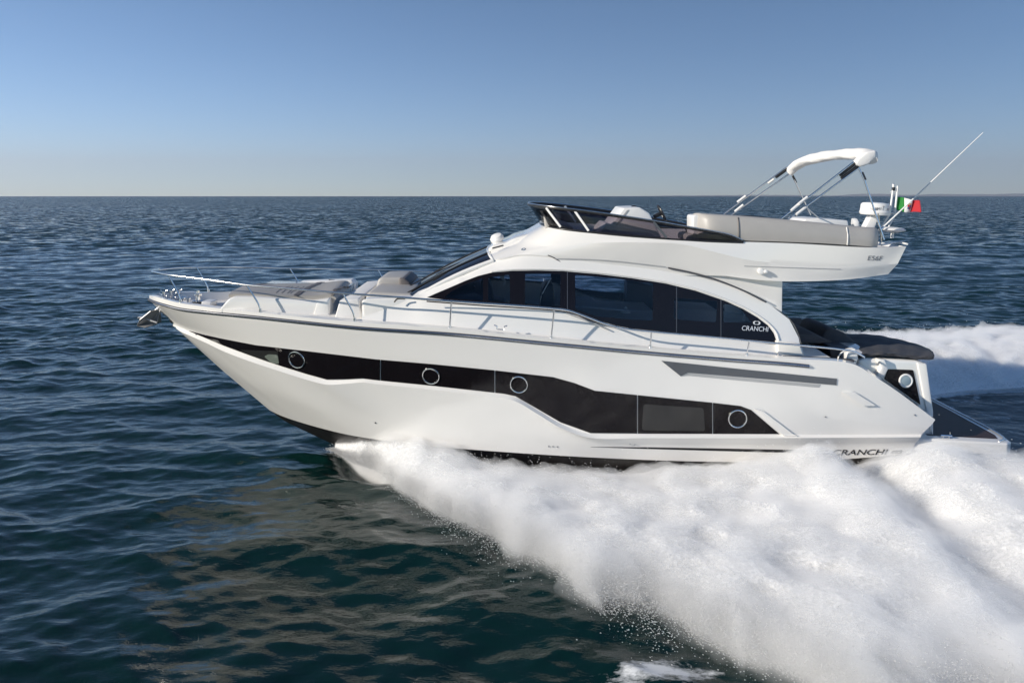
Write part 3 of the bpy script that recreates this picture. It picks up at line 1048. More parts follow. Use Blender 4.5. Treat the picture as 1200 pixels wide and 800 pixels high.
def porthole(px, py, r_px, bvh, parent, lens=M['blackglass'], off=.018, mirror=True):
    l, nrm = hit(bvh, px, py)
    d = (CAML - l).length
    rad = r_px * d / F
    for s in ((1, -1) if mirror else (1,)):
        c, n2 = l + nrm * off, nrm
        if s < 0:
            c, n2 = mir(c), mir(nrm)
        V, Fc = [], []
        ring_mesh(V, Fc, c, n2, rad, .0125)
        fr = link("porthole", V, Fc, M['chrome'], parent)
        ps = torus_pts(c - n2 * .004, n2, rad * .97, 32)
        link("pane", ps, [tuple(range(32))], lens, fr, smooth=False)


for i, (px, py) in enumerate([(348, 421), (505, 440), (608, 450), (864, 490)]):
    porthole(px, py, 9.6, hull_bvh, yacht)

# boot stripe, vents, small fittings on the topsides
decal("boot_stripe", [(692, 523.3), (760, 523.8), (860, 525.5), (948, 527.3), (948, 530.6), (860, 528.4), (760, 525.6)], hull_bvh, M['black'], hull, off=.006, thick=.012, step=7)
decal("side_vent", [(775, 422.5), (880, 433.5), (980.5, 443.5), (980, 451), (900, 444), (806, 436.4), (797.5, 440.5)], hull_bvh, M['vent'], hull, off=.012, thick=.03, step=8)
decal("vent_under_shade", [(798, 440.8), (806, 437.2), (900, 445), (962, 450.5), (960, 454), (880, 447), (806, 440)], hull_bvh, M['ventlight'], hull, off=.005, thick=.03, step=8)  # grey strip that paints in the shading below the vent
decal("moulded_step", [(986, 459), (1000, 458.5), (1025, 474), (1010, 474.5)], hull_bvh, M['gel'], hull, off=.045, thick=.05, step=6)
decal("moulded_corner", [(884, 478), (894, 481), (934, 511.5), (919, 511)], hull_bvh, M['gel'], hull, off=.032, thick=.05, step=6)
for px, py in [(440, 495), (643, 522.5), (648, 522.7), (653, 523), (738, 520), (744, 520.3), (967, 488), (1072, 486), (230, 391.5)]:
    l, nrm = hit(hull_bvh, px, py)
    for q, nn in ((l, nrm), (mir(l), mir(nrm))):
        tube("through_hull_fitting", [q - nn * .01, q + nn * .012], .014, M['chrome'] if px != 440 else M['rub'], hull, sides=10)
# rings of the builder's round mark round one fitting
# name in black on the side by the stern
l, nrm = hit(hull_bvh, 1008, 529.5)
for s in (1, -1):
    c = l + nrm * .006; ux = P(1040, 529.5, 2.02) - P(980, 529.5, 2.02)
    uz = (P(1008, 520, 2.02) - P(1008, 540, 2.02))
    if s < 0:
        c = mir(c); ux = -Vector((ux.x, -ux.y, ux.z)); uz = mir(uz)
    text_mesh("maker_name", "CRANCHI", .105, c, ux, uz, M['black'], hull, depth=.004, shear=.25, width=1.0, bvh=hull_bvh, side=s)
decal("name_stripe", rounded([(1046, 527.5), (1058, 527), (1056, 531), (1043, 531.2)], 1.5), hull_bvh, M['black'], hull, off=.006, thick=.01, step=4)

# ---------------------------------------------------------------- decks
dk_t = np.array([[p[0], p[1] + .005, p[2] - .004] for p in h_in[:225]])
drop = np.interp(dk_t[:, 0], [-7.6, -6.9, -5.6, -4.9, 8], [.10, .17, .17, .05, .04])
dk_e = dk_t.copy(); dk_e[:, 1] = np.minimum(0, dk_e[:, 1] + .05); dk_e[:, 2] -= drop
dk_c = dk_e.copy(); dk_c[:, 1] = 0; dk_c[:, 2] += .05
loft("deck", [dk_t] + subdiv_rows([dk_e, dk_c], 6), M['gelmatt'], yacht)


def deck_z(x):
    return float(np.interp(x, dk_c[:, 0], dk_c[:, 2]))


# swim platform
zt = P(1128, 516.5, 2.0).z
xa, xb = P(1062, 516, 2.0).x, P(1193, 519, 2.0).x
plan = [(xa, -2.0), (xb - .18, -2.0), (xb - .05, -1.9), (xb + .02, -1.6), (xb + .06, 0), (xb + .02, 1.6), (xb - .05, 1.9), (xb - .18, 2.0), (xa, 2.0)]
sp = slab("swim_platform", plan, zt - .23, zt, M['gel'], yacht, bev=.035)
slab("teak_deck", [(xa + .5, -1.78), (xb - .22, -1.78), (xb - .13, -1.55), (xb - .09, 0), (xb - .13, 1.55), (xb - .22, 1.78), (xa + .5, 1.78)], zt - .01, zt + .006, M['teak'], sp, bev=.003, seg=1)
tube("edge_rail", [(xb - .30, -1.93, zt + .004), (xb - .12, -1.80, zt + .012), (xb - .03, -1.55, zt + .012), (xb + .01, 0, zt + .012), (xb - .03, 1.55, zt + .012), (xb - .12, 1.80, zt + .012)], .016, M['chrome'], sp, n=40)
for px, py in [(1105, 516.5), (1112, 513)]:
    c = P(px, py, 1.9); c.z = zt
    V, Fc = sweep([c + Vector((-.05, 0, .05)), c + Vector((.05, 0, .05))], .016, 8)
    V, Fc = sweep([c, c + Vector((0, 0, .05))], .014, 8, V=V, Fc=Fc)
    link("cleat", V, Fc, M['chrome'], sp)

# transom module with its dark porthole panel
tr = prism("transom_module", [(1006, 423), (1012, 419.5), (1075, 422.5), (1084, 425), (1093, 484), (1094, 521), (1030, 521), (1004, 470)], 1.72, -.75, M['gel'], yacht, bev=.045)
prism("aft_edge", [(1075, 425), (1086, 426), (1094, 482), (1094, 514), (1089, 500)], 1.745, 1.6, M['gel'], tr, bev=.02)
prism("forward_fin", [(1030, 421), (1037, 421), (1041, 433), (1034, 445), (1027, 441), (1033, 431)], 1.83, 1.68, M['gel'], tr, bev=.015)
pan = prism("panel", rounded([(1041, 432.5), (1070.5, 433.5), (1079, 474.5), (1036.5, 444)], 1.5, 2), 1.738, 1.70, M['blackglass'], tr, bev=.004, seg=1)
c = P(1061.5, 446, 1.745)
ring_v, ring_f = [], []
ring_mesh(ring_v, ring_f, c, Vector((0, -1, 0)), .112, .019)
rg = link("porthole_rim", ring_v, ring_f, M['white'], tr)
lathe("porthole_glass", [(.095, 0), (.09, .012), (.05, .02), (.001, .022)], c, M['lens'], tr, axis=(0, -1, 0))
# grab bar and hatch lip beside the module
tube("handle", [P(1022, 439, 2.0), P(1028, 442, 1.98), P(1036, 448, 1.97)], .012, M['dark'], yacht, n=10)

# canvas cover over the aft sun pad
cv_rows = []
for b, pts in [(1.70, [(1007, 419), (1012, 417.5), (1030, 416.5), (1060, 419), (1083, 421.5), (1094, 421.0)]),
               (1.72, [(1006, 418), (1012, 416.7), (1030, 415.2), (1060, 416.8), (1080, 418.6), (1095, 416)]),
               (1.2, [(1000, 414.5), (1010, 412.5), (1030, 411.3), (1055, 412.2), (1080, 414), (1094, 413.5)]),
               (.5, [(985, 406), (1000, 404.3), (1025, 403), (1050, 404.3), (1075, 407.5), (1092, 411)]),
               (-.1, [(977, 397), (992, 396), (1012, 394), (1035, 395.5), (1062, 400), (1086, 407)]),
               (-.6, [(974, 392.5), (984, 391), (1005, 391), (1030, 393), (1056, 398), (1082, 406)]),
               (-.75, [(974, 398), (984, 397), (1005, 397), (1030, 399), (1056, 404), (1082, 412)])]:
    cv_rows.append(row([(x, y, b) for x, y in pts], None, 40))
cvr = subdiv_rows(cv_rows, 6)
for i, r_ in enumerate(cvr):
    for j, p in enumerate(r_):
        p[2] += .006 * math.sin(i * .9 + j * .35) + .006 * math.sin(j * .8 - i * .3)
cover = loft("sunpad_cover", cvr, M['cover'], yacht, mirror=False, sharp=60)
cover.data.materials[0] = M['cover']
so = cover.modifiers.new("thick", 'SOLIDIFY'); so.thickness = .03; so.offset = -1

# cockpit: sole, side lining, covered table and settee
x0, x1 = P(918, 420, 1.9).x, P(1006, 430, 1.9).x
zc = P(950, 419, 2.05).z
slab("cockpit_sole", [(x0, -1.85), (x1 + .4, -1.85), (x1 + .4, 1.85), (x0, 1.85)], zc - .95, zc - .9, M['teak'], yacht, bev=0)
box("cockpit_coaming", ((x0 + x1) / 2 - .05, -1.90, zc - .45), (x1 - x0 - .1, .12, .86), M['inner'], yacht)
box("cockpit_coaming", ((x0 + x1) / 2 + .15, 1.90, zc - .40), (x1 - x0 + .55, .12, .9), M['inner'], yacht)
tb = prism("table", [(934, 391), (955, 391.5), (976, 401), (960, 402.5), (936, 401.5)], .9, -.5, M['cover'], yacht, bev=.02)
prism("table_base", [(942, 402), (960, 402.5), (962, 430), (944, 430)], .5, -.1, M['inner'], tb, bev=.01)
st = prism("settee", [(960, 400), (968, 386.5), (975, 384.5), (990, 390), (1008, 405), (1003, 418), (970, 416)], .35, -.9, M['cover'], yacht, bev=.05)
prism("settee_base", [(972, 406), (1000, 409), (1003, 440), (976, 438)], 1.0, -.8, M['inner'], st, bev=.02)
prism("corner_post", [(993, 411), (1003, 408.5), (1006, 419), (1004, 427), (993, 424)], 1.86, 1.70, M['white'], yacht, bev=.02)
tube("grab_loop", [P(982, 424, 1.93), P(983, 417, 1.92), P(988, 412, 1.92), P(994, 411, 1.92)], .013, M['white'], yacht, n=14)
# ================================================================== CABIN, FLYBRIDGE
# ---- superstructure side (one surface, then panels cut from it)
sill = row([(478, 350, 1.42), (500, 351, 1.55), (560, 356, 1.68), (610, 359.5, 1.72), (655, 363, 1.74), (672, 366, 1.745), (690, 374, 1.75), (722, 383, 1.76), (760, 388.5, 1.77), (840, 396, 1.77), (905, 403.5, 1.74), (938, 407, 1.70)], None, 160)
base = row([(424, 377, 1.52), (470, 380, 1.60), (528, 385, 1.73), (600, 391.5, 1.80), (650, 396.5, 1.82), (745, 406.5, 1.84), (870, 417, 1.84), (942, 421.5, 1.80)], None, 160)
sill_full = row([(424, 352.5, 1.42), (478, 350.5, 1.50), (500, 351.5, 1.58), (560, 356, 1.68), (610, 359.5, 1.72), (655, 363, 1.74), (672, 366, 1.745), (690, 374, 1.75), (722, 383, 1.76), (760, 388.5, 1.77), (840, 396, 1.77), (905, 403.5, 1.74), (940, 407, 1.70)], None, 160)
mid_ = row([(478, 347, 1.38), (497, 344, 1.42), (520, 336, 1.46), (560, 322, 1.50), (600, 317, 1.53), (660, 317.5, 1.56), (740, 325, 1.58), (800, 336, 1.60), (850, 352, 1.62), (885, 369, 1.64), (905, 384, 1.66), (938, 400, 1.67)], None, 160)
crest = row([(478, 346, 1.32), (490, 341, 1.30), (520, 329, 1.27), (550, 317, 1.24), (577, 305.5, 1.24), (610, 299, 1.38), (645, 300, 1.46), (700, 305, 1.50), (780, 313.5, 1.53), (830, 325.5, 1.56), (880, 346, 1.59), (905, 358.5, 1.60), (926, 374, 1.61), (937, 395, 1.64)], None, 160)
side_rows = subdiv_rows([crest, mid_], 4)[:-1] + subdiv_rows([mid_, sill_full], 8)
side_bvh = bvh_of_rows(side_rows)

glass_top = [(500, 348.5), (510, 344), (530, 335.5), (545, 329), (560, 323.3), (575, 319.6), (600, 317.2), (630, 316.8), (660, 317.6), (700, 321), (740, 325.8), (780, 332), (815, 340.5), (850, 352.5), (872, 362.5), (888, 372), (900, 381), (907, 390), (911, 401.5)]
glass_bot = [(905, 402.2), (840, 394.8), (760, 387), (740, 385), (722, 381.7), (706, 377), (690, 371.5), (675, 365.5), (664, 362), (655, 361), (610, 358), (560, 354.5), (520, 351)]
panes = [
    rounded([(545, 333), (566, 325.5), (566, 352.5), (520, 348.8), (529, 341)], 2, 2),
    rounded([(572, 325), (597, 321.5), (598, 355), (572, 352.5)], 2, 2),
    rounded([(615.5, 320.2), (657, 320.8), (656.5, 359.8), (615, 357)], 2, 2),
    rounded([(674, 321.8), (720, 326), (765.5, 332), (765, 375.5), (735, 374), (699, 370.5), (674.5, 362)], 2, 2),
    rounded([(790.5, 349), (841, 352.5), (839.5, 377.5), (790, 374)], 2, 2),
    rounded([(848, 356), (858, 357), (868, 361.5), (881, 377.5), (848, 377.5)], 2, 2)]
A = [(px, py) for px, py in glass_top] + glass_bot
# white shell round the glass, then the black glass band and its clear panes
shell_out = [(479, 350.3)] + [(490, 341.5), (520, 329.5), (550, 317.5), (577, 306), (610, 299.5), (645, 300.5), (700, 305.5), (780, 314), (830, 326), (880, 346.5), (905, 359), (925, 374.2), (936, 396), (938, 406.4)] + \
            [(905, 403), (840, 395.7), (760, 388), (722, 382.6), (690, 373.3), (672, 365.3), (655, 362.4), (560, 355.4), (500, 350.8)]
cab = decal("cabin_side", shell_out, side_bvh, M['gel'], yacht, off=0.0, thick=.05, holes=[A], step=7)
tag(cab)
band = decal("side_window", A, side_bvh, M['blackglass'], yacht, off=-.012, thick=.02, holes=panes, step=7)
far_band = [o for o in bpy.data.objects if o.name.startswith("side_window") and o is not band][0]
FAR[band.name] = far_band
for p in panes:
    decal("pane", p, side_bvh, M['tint'], band, off=-.014, thick=.012, step=8)
# thin joints between the panes of the band
for x in (665, 793, 845):
    tpy = x_at(glass_top, x)
    decal("glass_joint", [(x - .5, tpy + .5), (x + .5, tpy + .5), (x + .5, x_at(glass_bot, x) - .5), (x - .5, x_at(glass_bot, x) - .5)], side_bvh, M['rub'], band, off=-.006, thick=.012, step=6)
# pale steel trim that follows the top of the glass
tl = []
for px, py in smooth_line([(576, 318.6), (600, 315.8), (630, 315.2), (660, 316), (700, 319.3), (740, 324), (780, 330.3), (815, 338.8), (850, 350.8), (872, 360.6), (890, 371), (903, 381.5), (909.5, 390), (913, 402)], 70):
    l, nrm = hit(side_bvh, px, py); tl.append(l + nrm * .004)
tube("glass_trim", tl, .02, M['gel'], cab, mirror=True)
# lower cabin wall between side deck and glass
loft("cabin_base", subdiv_rows([sill_full, base], 5), M['gel'], yacht)
tube("sill_shadow_gap", [Vector(P(x, y, 1.79)) for x, y in smooth_line([(500, 353), (560, 357.5), (655, 364.3), (672, 367.3), (690, 374.8), (722, 383.8)], 40)], .012, M['dark'], cab)
# raised scoop moulding on the lower wall and the black wedge over the sill
tube("moulded_line", [Vector(P(x, y, 1.815)) for x, y in smooth_line([(664, 367), (690, 376.5), (714, 387)], 20)], .012, M['ventlight'], cab)

# dark creases of the roof line
def crack(name, pts, w=.010, m=None):
    q = []
    for px, py in smooth_line(pts, 40):
        l, nrm = hit(side_bvh, px, py); q.append(l + nrm * .004)
    return tube(name, q, w, m or M['rub'], cab, mirror=True, sides=6)

# logo on the after pane
def logo(px, py):
    l, nrm = hit(side_bvh, px, py)
    return l, nrm
for s in (1, -1):
    l, nrm = logo(885, 385)
    ux = (hit(side_bvh, 895, 385.5)[0] - hit(side_bvh, 875, 384.5)[0]); uz = (hit(side_bvh, 885, 380)[0] - hit(side_bvh, 885, 390)[0])
    c = l + nrm * .010
    if s < 0:
        c, ux, uz = mir(c), -Vector((ux.x, -ux.y, ux.z)), mir(uz)
    text_mesh("logo_lettering", "CRANCHI", .085, c, ux, uz, M['print'], band, depth=.003, shear=.15, width=.50, bvh=side_bvh, side=s)
# emblem: two facing crescents
l, nrm = logo(886.5, 378.3)
for s in (1, -1):
    for side in (1, -1):
        V, Fc = [], []
        a0, a1 = (R(50), R(290)) if side > 0 else (R(-130), R(110))
        cx = -.022 * side
        k = 14
        for i in range(k):
            g = a0 + (a1 - a0) * i / (k - 1)
            wv = .006 + .016 * math.sin(math.pi * i / (k - 1))
            for rr in (.034, .034 - wv):
                x_ = cx + rr * 1.35 * math.cos(g); z_ = rr * math.sin(g)
                v = l + nrm * .010 + Vector((x_, 0, z_ - .03 * x_))
                V.append(v if s > 0 else mir(v))
        for i in range(k - 1):
            Fc.append((2 * i, 2 * i + 1, 2 * i + 3, 2 * i + 2))
        emb = link("logo_crescent", V, Fc, M['print'], FAR[band.name] if s < 0 else band, smooth=False)
        sd = emb.modifiers.new("thick", 'SOLIDIFY'); sd.thickness = .003

# ---- coachroof crown, windscreen
ws_bot = row([(468, 347, 0), (469, 347, .35), (472, 347.3, .8), (478, 347.5, 1.15), (488, 347.8, 1.36)], None, 30)
ws_top = row([(571, 293, 0), (571.3, 293.6, .35), (572.5, 296, .75), (574.5, 300, 1.05), (578.5, 305.5, 1.26)], None, 30)
wrows = subdiv_rows([ws_top, ws_bot], 10)
for i, r_ in enumerate(wrows):
    t = i / 10
    r_[:, 2] += .05 * math.sin(math.pi * t)
wsc = loft("windscreen", wrows, M['windscreen'], yacht)
ws_bvh = bvh_of_rows(wrows)
fr_pts = [Vector(r_[-1]) for r_ in wrows]
tube("windscreen_frame", fr_pts, .045, M['gel'], wsc, mirror=True)
tube("windscreen_mullion", [Vector(r_[18]) + Vector((0, -.005, .01)) for r_ in wrows], .018, M['dark'], wsc, mirror=True)
tube("windscreen_frame_top", [mir(p) for p in ws_top[::-1]] + [Vector(p) for p in ws_top[1:]], .03, M['gel'], wsc)
for base_px, tip in [((476, 343.5), (546, 313.5)), ((470, 340), (560, 300.5))]:
    b0 = 1.0 if base_px[0] == 476 else .1
    a = P(base_px[0], base_px[1], b0); e = P(tip[0], tip[1], b0 * .98)
    w1 = tube("wiper", [a, a * .5 + e * .5 + Vector((0, 0, .05)), e], .012, M['dark'], wsc, n=12)
    tube("wiper_blade", [a * .55 + e * .45 + Vector((0, 0, .03)), e + (e - a) * .1], .016, M['chrome'] if b0 < .5 else M['dark'], w1)

# ---- flybridge moulding
f_top = row([(634, 262.5, 0), (635, 262.8, .4), (641, 265, .9), (658, 268, 1.27), (700, 272.5, 1.52), (760, 278, 1.66), (810, 281.5, 1.74), (870, 283.5, 1.80), (930, 285.5, 1.82), (1030, 290.5, 1.80), (1062, 289, 1.70)], None, 170)
f_mid = row([(600, 281.5, 0), (601, 282, .45), (609, 285.5, .95), (632, 288.5, 1.32), (700, 284.6, 1.60), (760, 284.3, 1.74), (800, 286.5, 1.80), (840, 296, 1.83), (880, 305, 1.84), (940, 310, 1.84), (1000, 313, 1.82), (1052, 309, 1.74)], None, 170)
f_low = row([(572, 293, 0), (572.5, 294, .45), (574.5, 299, 1.0), (579, 304, 1.26), (610, 298.5, 1.40), (645, 300, 1.48), (700, 305.5, 1.53), (780, 314, 1.57), (830, 320, 1.64), (880, 327, 1.72), (917, 329.5, 1.76), (990, 327.5, 1.74), (1041, 321, 1.68)], None, 170)
f_rows = subdiv_rows([f_top, f_mid], 5)[:-1] + subdiv_rows([f_mid, f_low], 5)
f_tuck = f_low.copy()
wt = np.interp(f_low[:, 0], [P(560, 300, 1).x, P(610, 300, 1).x, P(780, 313, 1).x, P(840, 320, 1).x], [1, 1, 1, 0])
f_tuck[:, 1] = np.minimum(0, f_tuck[:, 1] + .05 * wt); f_tuck[:, 2] -= .13 * wt + .002
fly = loft("flybridge", f_rows + [f_tuck], M['gel'], yacht, aft_cap=True, sharp=22)
fly_bvh = bvh_of_rows(f_rows)
# underside and inner deck of the flybridge
und = f_low.copy(); und[:, 1] = 0
loft("overhang_lining", subdiv_rows([f_low[60:], und[60:]], 4), M['gel'], fly)
inn_t = f_top.copy(); inn_t[:, 1] = np.sign(inn_t[:, 1]) * np.maximum(0, np.abs(inn_t[:, 1]) - .10)
inn_t[:, 0] = inn_t[:, 0] + .08 * np.linspace(1, 0, 170) ** 4
inn_b = inn_t.copy(); inn_b[:, 2] -= np.interp(np.arange(170), [0, 20, 145, 156, 169], [.55, .45, .45, .06, .05])
ctr = inn_b.copy(); ctr[:, 1] = 0
loft("fly_deck", [f_top, inn_t] + subdiv_rows([inn_b, ctr], 3), M['gelmatt'], fly)

# number on the after side
l, nrm = hit(fly_bvh, 1025.5, 302.5)
for s in (1, -1):
    ux = hit(fly_bvh, 1034, 302.7)[0] - hit(fly_bvh, 1016, 302.2)[0]; uz = hit(fly_bvh, 1025, 299)[0] - hit(fly_bvh, 1025, 307)[0]
    c = l + nrm * .006
    if s < 0:
        c, ux, uz = mir(c), -Vector((ux.x, -ux.y, ux.z)), mir(uz)
    text_mesh("model_lettering", "E56F", .085, c, ux, uz, M['greyprint'], fly, depth=.003, shear=.25, width=.30, bvh=fly_bvh, side=s)

# roof line cracks on the fly/cabin side
def crack2(name, pts, w, m, par=None):
    q = []
    for px, py in smooth_line(pts, 40):
        try:
            l, nrm = hit(fly_bvh, px, py)
        except RuntimeError:
            l, nrm = hit(side_bvh, px, py)
        q.append(l + nrm * .003)
    return tube(name, q, w, m, par or fly, mirror=True, sides=6)
crack2("moulding_joint", [(642, 299), (649, 302), (657, 307)], .010, M['rub'])
crack2("moulding_joint", [(650, 303.2), (680, 303.5), (720, 305.8), (780, 312.5)], .012, M['ventlight'])
crack2("moulding_joint", [(872, 311.5), (930, 313.6), (985, 315.3)], .007, M['ventlight'])
tube("arch_joint", [P(x, y, b) for x, y, b in [(783, 314, 1.60), (810, 319.5, 1.62), (840, 328, 1.64), (870, 340, 1.655), (898, 354, 1.665)]], .016, M['rub'], cab, n=30, mirror=True)
# pillar between arch and overhang, and the after bulkhead
prism("arch_pillar", [(800, 316), (917, 327), (916.5, 366), (905, 360), (870, 343), (830, 326)], 1.585, 1.40, M['gel'], fly, bev=.012)
prism("arch_pillar", [(800, 316), (917, 327), (916.5, 366), (905, 360), (870, 343), (830, 326)], -1.40, -1.585, M['gel'], fly, bev=.012)
# outer return of the arch: gives the frame its depth at the aft edge
af = row([(905, 358.5, 1.60), (926, 374, 1.61), (937, 395, 1.64), (942, 421, 1.76)], None, 30)
af2 = af.copy(); af2[:, 1] += .42
loft("arch_return", subdiv_rows([af, af2], 2), M['gel'], cab)
arch_face = row([(912, 402, 1.72), (914, 416, 1.80), (915, 420, 1.82)], None, 12)
prism("arch_foot", [(911, 400), (937, 403), (944, 422), (912, 419)], 1.835, 1.45, M['gel'], cab, bev=.02)
# light on the fly side
c, nrm = hit(fly_bvh, 893, 318)
pl = lathe("side_light", [(.055, 0), (.055, .05), (.048, .065), (.02, .07)], c + Vector((-.03, 0, 0)), M['white'], fly, axis=(0, -1, .1))
lathe("side_light_base", [(.035, 0), (.035, .07), (.02, .09)], c + Vector((.045, 0, 0)), M['white'], pl, axis=(0, -1, .1))

# spot light, horn and roof fittings on the forward ledge
c = P(583, 281, .15)
sl = lathe("search_light", [(.02, -.14), (.035, -.06), (.09, -.05), (.135, 0), (.14, .05), (.11, .10), (.04, .125)], c, M['white'], fly, axis=(-.35, -.35, .86))
prism("ledge", [(571, 293.5), (577, 287.5), (592, 285), (602, 279.5), (628, 272), (640, 283), (600, 297), (580, 300)], .75, -.75, M['gel'], fly, bev=.05)
ring_v, ring_f = [], []
l, nrm = hit(fly_bvh, 613.5, 292.5)
ring_mesh(ring_v, ring_f, l + nrm * .006, nrm, .036, .009, 20, 6)
link("deck_filler_ring", ring_v, ring_f, M['chrome'], fly)
tube("hatch_seam", [Vector(P(577, 291, .98)), Vector(P(590, 287.5, .95))], .014, M['dark'], fly)

# ---- fly windscreen
g_top = row([(619.5, 239.5, 0), (621, 239.8, .5), (630, 241.2, .95), (648, 243.5, 1.25), (700, 250, 1.50), (760, 258.8, 1.66), (810, 267.5, 1.74), (840, 272.8, 1.77), (856, 276.5, 1.79), (870, 282.5, 1.80)], None, 120)
g_bot = row([(634, 263, 0), (635, 263.3, .4), (641, 265.5, .9), (658, 268.5, 1.27), (700, 273, 1.52), (760, 278.5, 1.66), (810, 282, 1.74), (850, 283.4, 1.785), (871, 284, 1.80)], None, 120)
fg = loft("fly_windscreen", subdiv_rows([g_top, g_bot], 4), M['flytint'], yacht)
sd = fg.modifiers.new("thick", 'SOLIDIFY'); sd.thickness = .008
tube("screen_rail", [mir(p) for p in g_top[::-1]] + [Vector(p) for p in g_top[1:]], .028, M['dark'], fg)
tube("screen_rail_cap", [mir(p) + Vector((0, 0, .022)) for p in g_top[::-1]] + [Vector(p) + Vector((0, -.012, .022)) for p in g_top[1:]], .011, M['chrome'], fg)
tube("screen_base_trim", [mir(p) for p in g_bot[::-1]] + [Vector(p) for p in g_bot[1:]], .022, M['dark'], fg)
def post(a, b_, m, w, d=.02):
    bb = lambda x: float(np.interp(x, [640, 658, 700, 760, 810], [1.15, 1.27, 1.50, 1.66, 1.74]))
    p0, p1 = P(a[0], a[1], bb(a[0]) + .035), P(b_[0], b_[1], bb(b_[0]) + .035)
    tube("screen_post", [p0, p1], .02, m, fg, mirror=True, prof=[(-w, -d), (w, -d), (w, d), (-w, d)])
post((640, 243.5), (657, 266), M['white'], .012)
post((674, 247.5), (690, 270.5), M['white'], .026)
post((766, 260), (781, 278.5), M['vent'], .022)
# beige forward lounge seen through the screen
prism("fly_lounge", [(636, 247), (642, 245), (655, 262), (672, 266), (672, 280), (640, 275)], 1.0, -.9, M['vinyl'], fly, bev=.04)
# helm console
con = prism("helm_console", [(713, 268), (731, 244), (750, 243.2), (761, 250), (770, 268), (778, 284), (720, 284)], 1.25, .1, M['white'], fly, bev=.02)
prism("console_step", [(706, 268), (712, 262), (760, 272), (778, 284), (700, 282)], 1.28, .0, M['white'], con, bev=.015)
prism("console_groove", [(718, 268), (735, 246), (737.5, 246), (721, 268)], 1.256, 1.2, M['ventlight'], con, bev=0)
cp = P(743, 243, .7)
lathe("compass", [(.055, -.02), (.055, .015), (.035, .035), (.01, .04)], cp, M['dark'], con)
wc = P(775.5, 249.5, .65)
ax = Vector((.86, -.05, .50))
V, Fc = [], []
ring_mesh(V, Fc, wc, ax, .165, .017, 36, 8)
for i in range(3):
    pp = torus_pts(wc, ax, .165, 3)[i]
    V, Fc = sweep([wc, pp], .012, 6, V=V, Fc=Fc)
V, Fc = sweep([wc, wc - ax.normalized() * .18], .04, 10, V=V, Fc=Fc)
link("steering_wheel", V, Fc, M['dark'], fly)
hs = prism("helm_seat", [(808, 277), (812, 275), (835, 276), (838, 280), (836, 284), (808, 284)], 1.5, .5, M['vinyl'], fly, bev=.03)
prism("helm_seat_back", [(812, 268), (820, 267), (828, 276), (816, 277)], 1.2, .4, M['vinyldark'], hs, bev=.03)

# ---- long settee of the flybridge (its outer, fabric-lined back)
sb_t = row([(812, 254, 1.30), (815, 252.2, 1.42), (822, 252, 1.56), (832, 252.8, 1.66), (865, 254.8, 1.70), (910, 258.3, 1.71), (960, 263, 1.70), (1000, 267, 1.67), (1026, 269, 1.62), (1029, 269.5, 1.48)], None, 90)
sb_b = row([(812, 276, 1.34), (816, 277, 1.46), (823, 278, 1.60), (832, 279, 1.70), (865, 281.5, 1.735), (910, 283, 1.745), (960, 285, 1.735), (1000, 287.5, 1.71), (1025, 289.5, 1.66), (1028, 290, 1.5)], None, 90)
sb_ti = sb_t.copy(); sb_ti[:, 1] += .16; sb_ti[:, 2] += .005
sb_tm = (sb_t + sb_ti) / 2; sb_tm[:, 2] += .03
sb_bi = sb_ti.copy(); sb_bi[:, 2] -= .5
sbm = subdiv_rows([sb_t, sb_b], 5)
for i, r_ in enumerate(sbm):
    r_[:, 1] -= .035 * math.sin(math.pi * i / 5)
settee = loft("fly_settee", [sb_bi, sb_ti, sb_tm] + sbm, M['vinyl'], yacht, mirror=False, sharp=60)
e0 = prism("settee_end", [(812, 253.5), (815, 252), (829, 252.5), (829, 277), (812, 275)], 1.50, 1.0, M['white'], settee, bev=.04)
for x in (865, 993):
    j = int(np.argmin(np.abs(sb_t[:, 0] - P(x, 256, 1.70).x)))
    tube("settee_seam", [Vector(r_[j]) + Vector((0, -.006, 0)) for r_ in sbm], .010, M['white'] if x > 900 else M['vinyldark'], settee)
tube("settee_top_rail", [P(x, y, b) for x, y, b in [(848, 253, 1.55), (880, 253.8, 1.56), (911, 257.3, 1.56)]], .018, M['dark'], settee, n=16)
prism("settee_seat", [(838, 268), (1015, 280), (1015, 300), (838, 292)], 1.55, .85, M['vinyl'], settee, bev=.03)
prism("settee_far_back", [(836, 262), (850, 262), (960, 268), (960, 285), (836, 280)], -1.35, -1.55, M['vinyl'], settee, bev=.03)
for x in (842, 1013):
    pass

# ---- wet bar and deck gear aft on the flybridge
wb = prism("wet_bar", [(940, 262), (944, 256.5), (960, 256), (994, 258.5), (996, 272), (942, 270)], .7, -.2, M['white'], fly, bev=.03)
lathe("wet_bar_knob", [(.13, -.02), (.135, .03), (.12, .07), (.06, .1)], P(1000, 263.5, .5), M['white'], wb, axis=(1, -.25, .1))
prism("wet_bar_lid_seam", [(944, 262.6), (994, 264.6), (994, 265.3), (944, 263.3)], .71, .6, M['ventlight'], wb, bev=0)
lathe("wet_bar_handle", [(.022, 0), (.022, .03)], P(962.5, 262.8, .72), M['dark'], wb, axis=(0, -1, 0), k=12)

